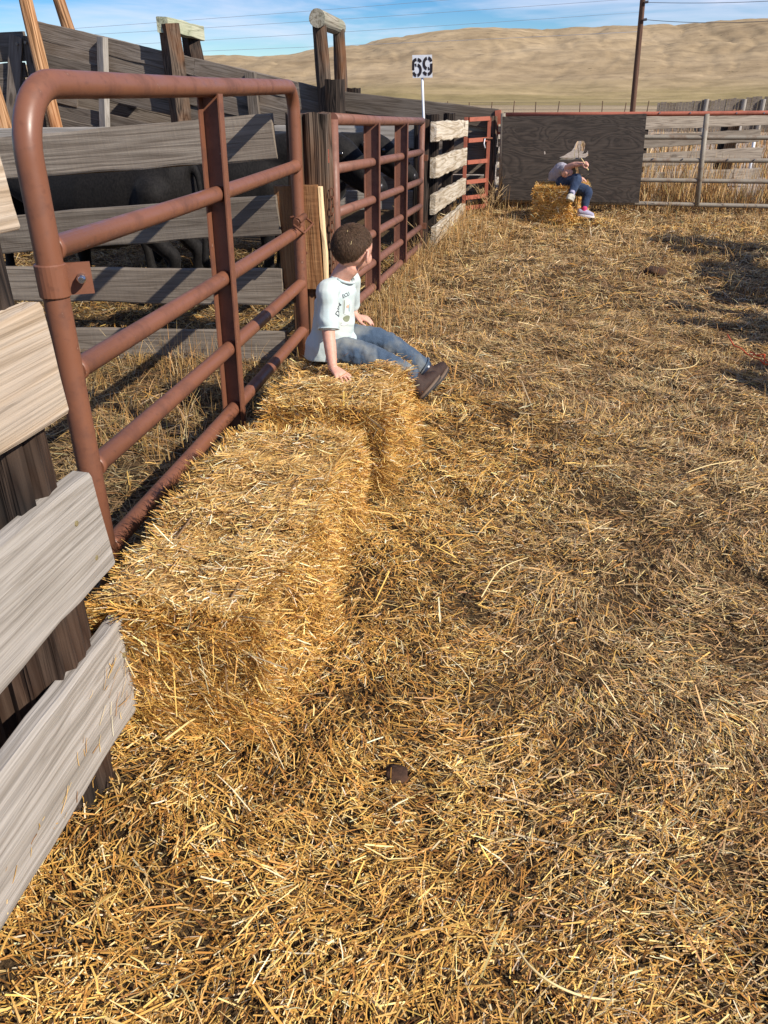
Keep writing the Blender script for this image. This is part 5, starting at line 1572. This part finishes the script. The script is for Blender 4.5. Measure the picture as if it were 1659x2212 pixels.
    def blob(cx, cy, rx, ry, n=22, w=.12, sd=0):
        P2 = [(cx, cy)] + [(cx + rx * math.cos(t) * (1 + w * math.sin(3 * t + sd)), cy + ry * math.sin(t) * (1 + w * math.cos(2 * t + sd))) for t in np.linspace(0, 2 * math.pi, n, endpoint=False)]
        return P2, [(0, 1 + i, 1 + (i + 1) % n) for i in range(n)]
    lay(blob(.022, .012, .028, .042, sd=1), 'print_patch', M_PALEP, .0010)
    lay(blob(.020, -.042, .019, .016), 'print_patch', M_OLIVE, .0018)
    lay(blob(.028, .012, .012, .006, sd=2), 'print_patch', M_SALMON, .0018)
    lay(blob(.036, .004, .004, .016, sd=2), 'print_patch', M_TEAL, .0022)
    lay(blob(.004, .014, .0022, .034), 'print_patch', M_OLIVE, .0018)
    lay(blob(.004, -.062, .016, .008, sd=3), 'print_patch', M_WHITE, .0018)
    # ---- jeans
    J = [loft([(pel + V3((.01, 0, -.06)), rgt * .092, fwd * .075), (pel + V3((.01, 0, -.01)), rgt * .096, fwd * .076), (pel + V3((.01, 0, .04)), rgt * .088, fwd * .07)], 24)]
    for h_, k_, a_ in ((rh, rk, ra), (lh, lk, la)):
        J.append(limb([h_ + V3((-.005, 0, 0)), h_.lerp(k_, .45) + V3((0, 0, .006)), k_, k_.lerp(a_, .5), a_ - (a_ - k_).normalized() * .012], [.068, .065, .056, .051, .050]))
    def fold(co, nr):
        q = co * np.array([1.9, .8, 1.0]); d = np.array([mnoise.noise(Vector(p) * 15 + Vector((9, 0, 0))) + .45 * mnoise.noise(Vector(p) * 34) for p in q]); co = co + nr * (d * .0075)[:, None]
        return co
    jeans = fuse('jeans', J, .0045, M_JEANS, e, 6, fold)
    for k_, a_ in ((rk, ra), (lk, la)):
        d_ = (a_ - k_).normalized(); o1 = d_.orthogonal().normalized(); o2 = d_.cross(o1); c_ = a_ - d_ * .004
        tube('hem', [c_ + o1 * (.0515 * math.cos(t)) + o2 * (.0515 * math.sin(t)) for t in np.linspace(0, 2 * math.pi, 25)], .0042, M_JEANS, jeans, seg=8)
    # ---- boots: shaft, foot, welt, dark sole
    for k_, a_, tz in ((rk, ra, V3((.18, .62, .70))), (lk, la, V3((.30, .70, .55)))):
        d_ = (a_ - k_).normalized()
        dl = d_
        d_ = (d_ + V3((.05, -.02, -.42))).normalized()
        toe = (tz - d_ * tz.dot(d_)).normalized(); sd_ = d_.cross(toe)
        top = a_ - dl * .03
        bt = fuse('boot', [limb([top, a_ + d_ * .012, a_ + d_ * .055], [.036, .041, .041]),
                           limb([a_ + d_ * .062 - toe * .018, a_ + d_ * .066 + toe * .03, a_ + d_ * .076 + toe * .085], [.040, .038, .028])], .005, M_BOOT, e, 6)
        ol = []
        for t in np.linspace(0, 2 * math.pi, 28, endpoint=False):
            c, s_ = math.cos(t), math.sin(t)
            ol.append(toe * (.028 + .076 * c) + sd_ * (.037 * s_ * (1 - .18 * c * (c > 0))))
        c0 = a_ + d_ * .098
        sec = lambda k, z: [c0 + p * k + d_ * z for p in ol]
        V, Fc = [], []
        for k, z in ((.98, -.012), (1.06, -.008), (1.06, 0)): V += sec(k, z)
        m = 28
        for r_ in range(2):
            for i in range(m): Fc.append((r_ * m + i, r_ * m + (i + 1) % m, (r_ + 1) * m + (i + 1) % m, (r_ + 1) * m + i))
        Fc += [tuple(range(m))[::-1], tuple(range(2 * m, 3 * m))]
        mesh_obj('welt', V, Fc, M_SOLE, bt)
        V, Fc = [], []
        for k, z in ((1.03, .0015), (1.03, .009)): V += sec(k, z)
        for i in range(m): Fc.append((i, (i + 1) % m, m + (i + 1) % m, m + i))
        Fc += [tuple(range(m))[::-1], tuple(range(m, 2 * m))]
        mesh_obj('sole', V, Fc, M_SOLED, bt)
        # navy shaft with white stars
        v, q = tube_geo([top, a_ - dl * .008, a_ + d_ * .014], [.040, .0445, .0445], 20)
        sh = mesh_obj('boot_shaft', v, q, M_NAVY, bt, smooth=True)
        for i in range(5):
            ang = i * 1.25 + .4
            o1 = toe; o2 = sd_
            rad = (o1 * math.cos(ang) + o2 * math.sin(ang)); tg = d_.cross(rad)
            c_ = a_ + d_ * (.004 if i % 2 else -.006) + rad * .0452
            P_ = [c_ + rad * .002] + [c_ + (d_ * math.cos(t) + tg * math.sin(t)) * (.008 if k % 2 == 0 else .0034) for k, t in enumerate(np.linspace(0, 2 * math.pi, 10, endpoint=False))]
            mesh_obj('star', P_, [(0, 1 + k, 1 + (k + 1) % 10) for k in range(10)], M_WHITE, sh)
M_STRAWBIT = flat('straw_bit', (.75, .58, .28), .6)
build_boy()

def build_girl():
    e = empty('person', (.72, 11.2, .46), 'girl in dark jeans and lilac shoes leaning over on the far bale', 'person')
    V3 = Vector
    gp = lambda x, y, Yd: atY((1350 + x / 5.6) / 1.1573, (380 + y / 5.6) / 1.1573, Yd)
    hip = gp(275, 445, 11.28); sh = gp(305, 262, 11.20)
    mid = gp(238, 350, 11.27)
    R = .098
    hc = gp(418, 283, 11.08)
    rsh = gp(322, 250, 11.10); rel = gp(470, 182, 11.0); rwr = gp(580, 166, 10.95)
    lsh = gp(350, 290, 11.3); lel = gp(470, 350, 11.35); lwr = gp(535, 355, 11.25)
    rh, rk, ra = gp(320, 430, 11.15), gp(512, 382, 10.98), gp(445, 585, 10.85)
    lh, lk, la = gp(380, 470, 11.30), gp(662, 560, 11.12), gp(618, 800, 11.05)
    hu = V3((.86, -.1, .10)); hfd = V3((-.18, -.80, -.52))
    P, fr = head_geo(hc, hfd, hu, R)
    P.append(limb([sh + V3((.05, 0, .0)), hc - fr[2] * .07], [.05, .045]))
    P.append(limb([hip, mid, sh, sh + V3((.05, -.02, .01))], [.085, .085, .08, .06]))
    P.append(limb([rsh, rsh.lerp(rel, .5), rel, rel.lerp(rwr, .4), rwr], [.046, .042, .036, .034, .023]))
    P.append(limb([lsh, lel, lwr], [.042, .034, .023]))
    P += hand_geo(rwr, (rwr - rel), (0, -.45, .9), (.1, -.8, -.5), .15, (1.4, 1.4, 1.4, 1.4), .05, (.5, -.6), .9)
    P += hand_geo(lwr, (.9, -.1, -.22), (.2, -.3, .93), (0, -.9, -.2), .15, (.45, .6, .7, .8), .12)
    P.append(limb([rh, rk, ra], [.05, .036, .028])); P.append(limb([lh, lk, la], [.05, .036, .028]))
    fuse('body', P, .007, M_SKIN, e, 4)
    face_bits(hc, fr, R, e)
    hair(hc, fr, R, e, M_BLONDEB, M_BLONDE, [(.24, .14, .065), (.16, .09, .04), (.34, .22, .11)], [.5, .3, .2], .03, 12000,
         lambda a, b_: (-.75 if a < -.2 else (-.75 + (a + .2) * 1.9 if a < .5 else .58)), thick=.06, wd=.003)
    top = [limb([hip + V3((-.05, 0, -.08)), hip + V3((-.04, 0, .02)), mid, sh, sh + V3((.05, -.01, .0))], [(.10, .11), (.105, .115), (.105, .12), (.095, .11), (.06, .07)], 18)]
    top.append(limb([rsh, rsh.lerp(rel, .16)], [.060, .056])); top.append(limb([lsh, lsh.lerp(lel, .25)], [.055, .055]))
    fuse('top', top, .009, M_GREYTOP, e, 5, wrinkle(12, .008))
    und = [limb([mid + V3((.07, -.08, -.03)), sh + V3((.09, -.06, -.05)), sh + V3((.14, -.04, -.03))], [.05, .055, .04])]
    fuse('white_undershirt', und, .009, M_WHITE, e, 4)
    J = [limb([hip + V3((-.05, 0, -.01)), hip + V3((.06, 0, -.01))], [(.105, .11), (.11, .10)], 18)]
    for h_, k_, a_ in ((rh, rk, ra), (lh, lk, la)):
        J.append(limb([h_, h_.lerp(k_, .5), k_, k_.lerp(a_, .45), a_], [.100, .088, .068, .058, .043]))
    fuse('jeans', J, .009, M_JEANS2, e, 5, wrinkle(14, .007, 1, 4))
    # far shoe points right, near shoe shows its sole
    def shoe(a, toe, d, name_col, sock):
        toe = toe.normalized(); d = (d - toe * d.dot(toe)).normalized(); s_ = toe.cross(d)
        sc = limb([a - d * .02, a + d * .02], [.040, .038])
        mesh_obj('sock', *sc, sock, e, smooth=True)
        so = fuse('shoe', [limb([a + d * .035 - toe * .045, a + d * .042 + toe * .03, a + d * .058 + toe * .115], [.045, .043, .033])], .008, name_col, e, 4)
        sec = []
        for z, k in ((.062, .96), (.069, 1.03), (.086, 1.03), (.091, .96)):
            c_ = a + d * z + toe * .035
            sec.append((c_, toe * .115 * k, s_ * .045 * k))
        mesh_obj('sole', *loft(sec, 24), M_SHOEW if sock is M_PINK else M_SHOEG, so, smooth=False)
    shoe(la, V3((.97, -.2, -.10)), V3((-.06, 0, -1)), M_SHOE, M_PINK)
    shoe(ra, V3((-.25, -.85, .25)), V3((-.15, -.25, -.95)), M_SHOEG, M_SHOE)
    p = [gp(575, 85, 10.93), gp(600, 120, 10.92), gp(628, 168, 10.91), gp(655, 212, 10.91), gp(674, 255, 10.92)]
    v, f = tube_geo(p, [.005, .006, .006, .006, .008], 6)
    tag(mesh_obj('straw_stalk', v, f, M_STRAWBIT, None), 'long straw stalk held up in the girl\'s hand', 'straw stalk')
build_girl()
# ------------------------------------------------------------------ assumed windbreak, added out of view on the right to shade the lane
wl = empty('windbreak_fence', (3.95, 6.0, 0), 'unseen tall board windbreak added to shade the right side of the lane', 'fence')
rw_ = random.Random(4)
yy = 2.0
while yy < 8.8:
    w = rw_.uniform(.18, .30); h = rw_.uniform(1.75, 2.2) if yy < 6 else rw_.uniform(1.5, 1.95)
    if rw_.random() > .12:
        plank('board', (3.95 + rw_.uniform(-.02, .02), yy, .02), (3.95 + rw_.uniform(-.03, .03), yy + rw_.uniform(-.03, .03), h), w, .03, M_GREY, wl, upv=(0, 1, 0))
    yy += w + rw_.choice((.01, .02, .05, .12))
for z in (.5, 1.3): plank('rail', (4.0, 2.5, z), (4.0, 8.5, z), .14, .045, M_GREY, wl)
for y in (2.6, 5.6, 8.4): post('post', (4.12, y, -.1), (4.12, y, 1.6), .09, .085, M_POST, wl)
# long bent stems lying on the litter
def stem(px, label, r=.0022):
    P = []
    for (x, y) in px:
        p = atZ(x, y, .04); P.append(Vector((p.x, p.y, gz1(p.x, p.y) + .05 + .02 * math.sin(len(P)))))
    v, f = limb(P, [r] * (len(P) - 1) + [r * .5], 6)
    tag(mesh_obj('dry_stem', v, f, M_STRAWBIT, None, smooth=True), label, 'stem', 'long bent stems lying on the ground')
stem([(1355, 760), (1385, 785), (1420, 800), (1470, 798), (1505, 780), (1518, 752)], 'long curved pale stem lying in the middle of the lane')
stem([(1112, 2030), (1140, 2085), (1190, 2125), (1260, 2143), (1340, 2140)], 'long curved pale stem lying at the bottom right of the straw', .0024)
stem([(1040, 1290), (1080, 1240), (1140, 1210)], 'straight pale stem lying right of the nearest bale')
stem([(1480, 1030), (1530, 1022), (1600, 1005)], 'pale stem lying near the right edge of the lane')

# straw blown on to the lowest near board
n_ = 46
Pb = np.stack([np.full(n_, BX + .026), np.concatenate([RNG.normal(1.28, .07, 24), RNG.normal(.95, .12, 22)]), np.concatenate([RNG.normal(.23, .05, 24), RNG.normal(.17, .05, 22)])], 1)
ab = RNG.normal(.9, .5, n_)
Vb, Fb = ribbons(Pb, np.stack([RNG.uniform(0, .12, n_), np.cos(ab), np.sin(ab)], 1), np.repeat(np.array([[1., 0, 0]]), n_, 0), RNG.uniform(.012, .06, n_), RNG.uniform(.0012, .003, n_), RNG.normal(0, .006, n_))
np_mesh('stuck_straw', Vb, Fb, M_STRAW, f1, np.repeat(palette(n_, GOLD, GOLD_W), 6, 0), 'stuff')
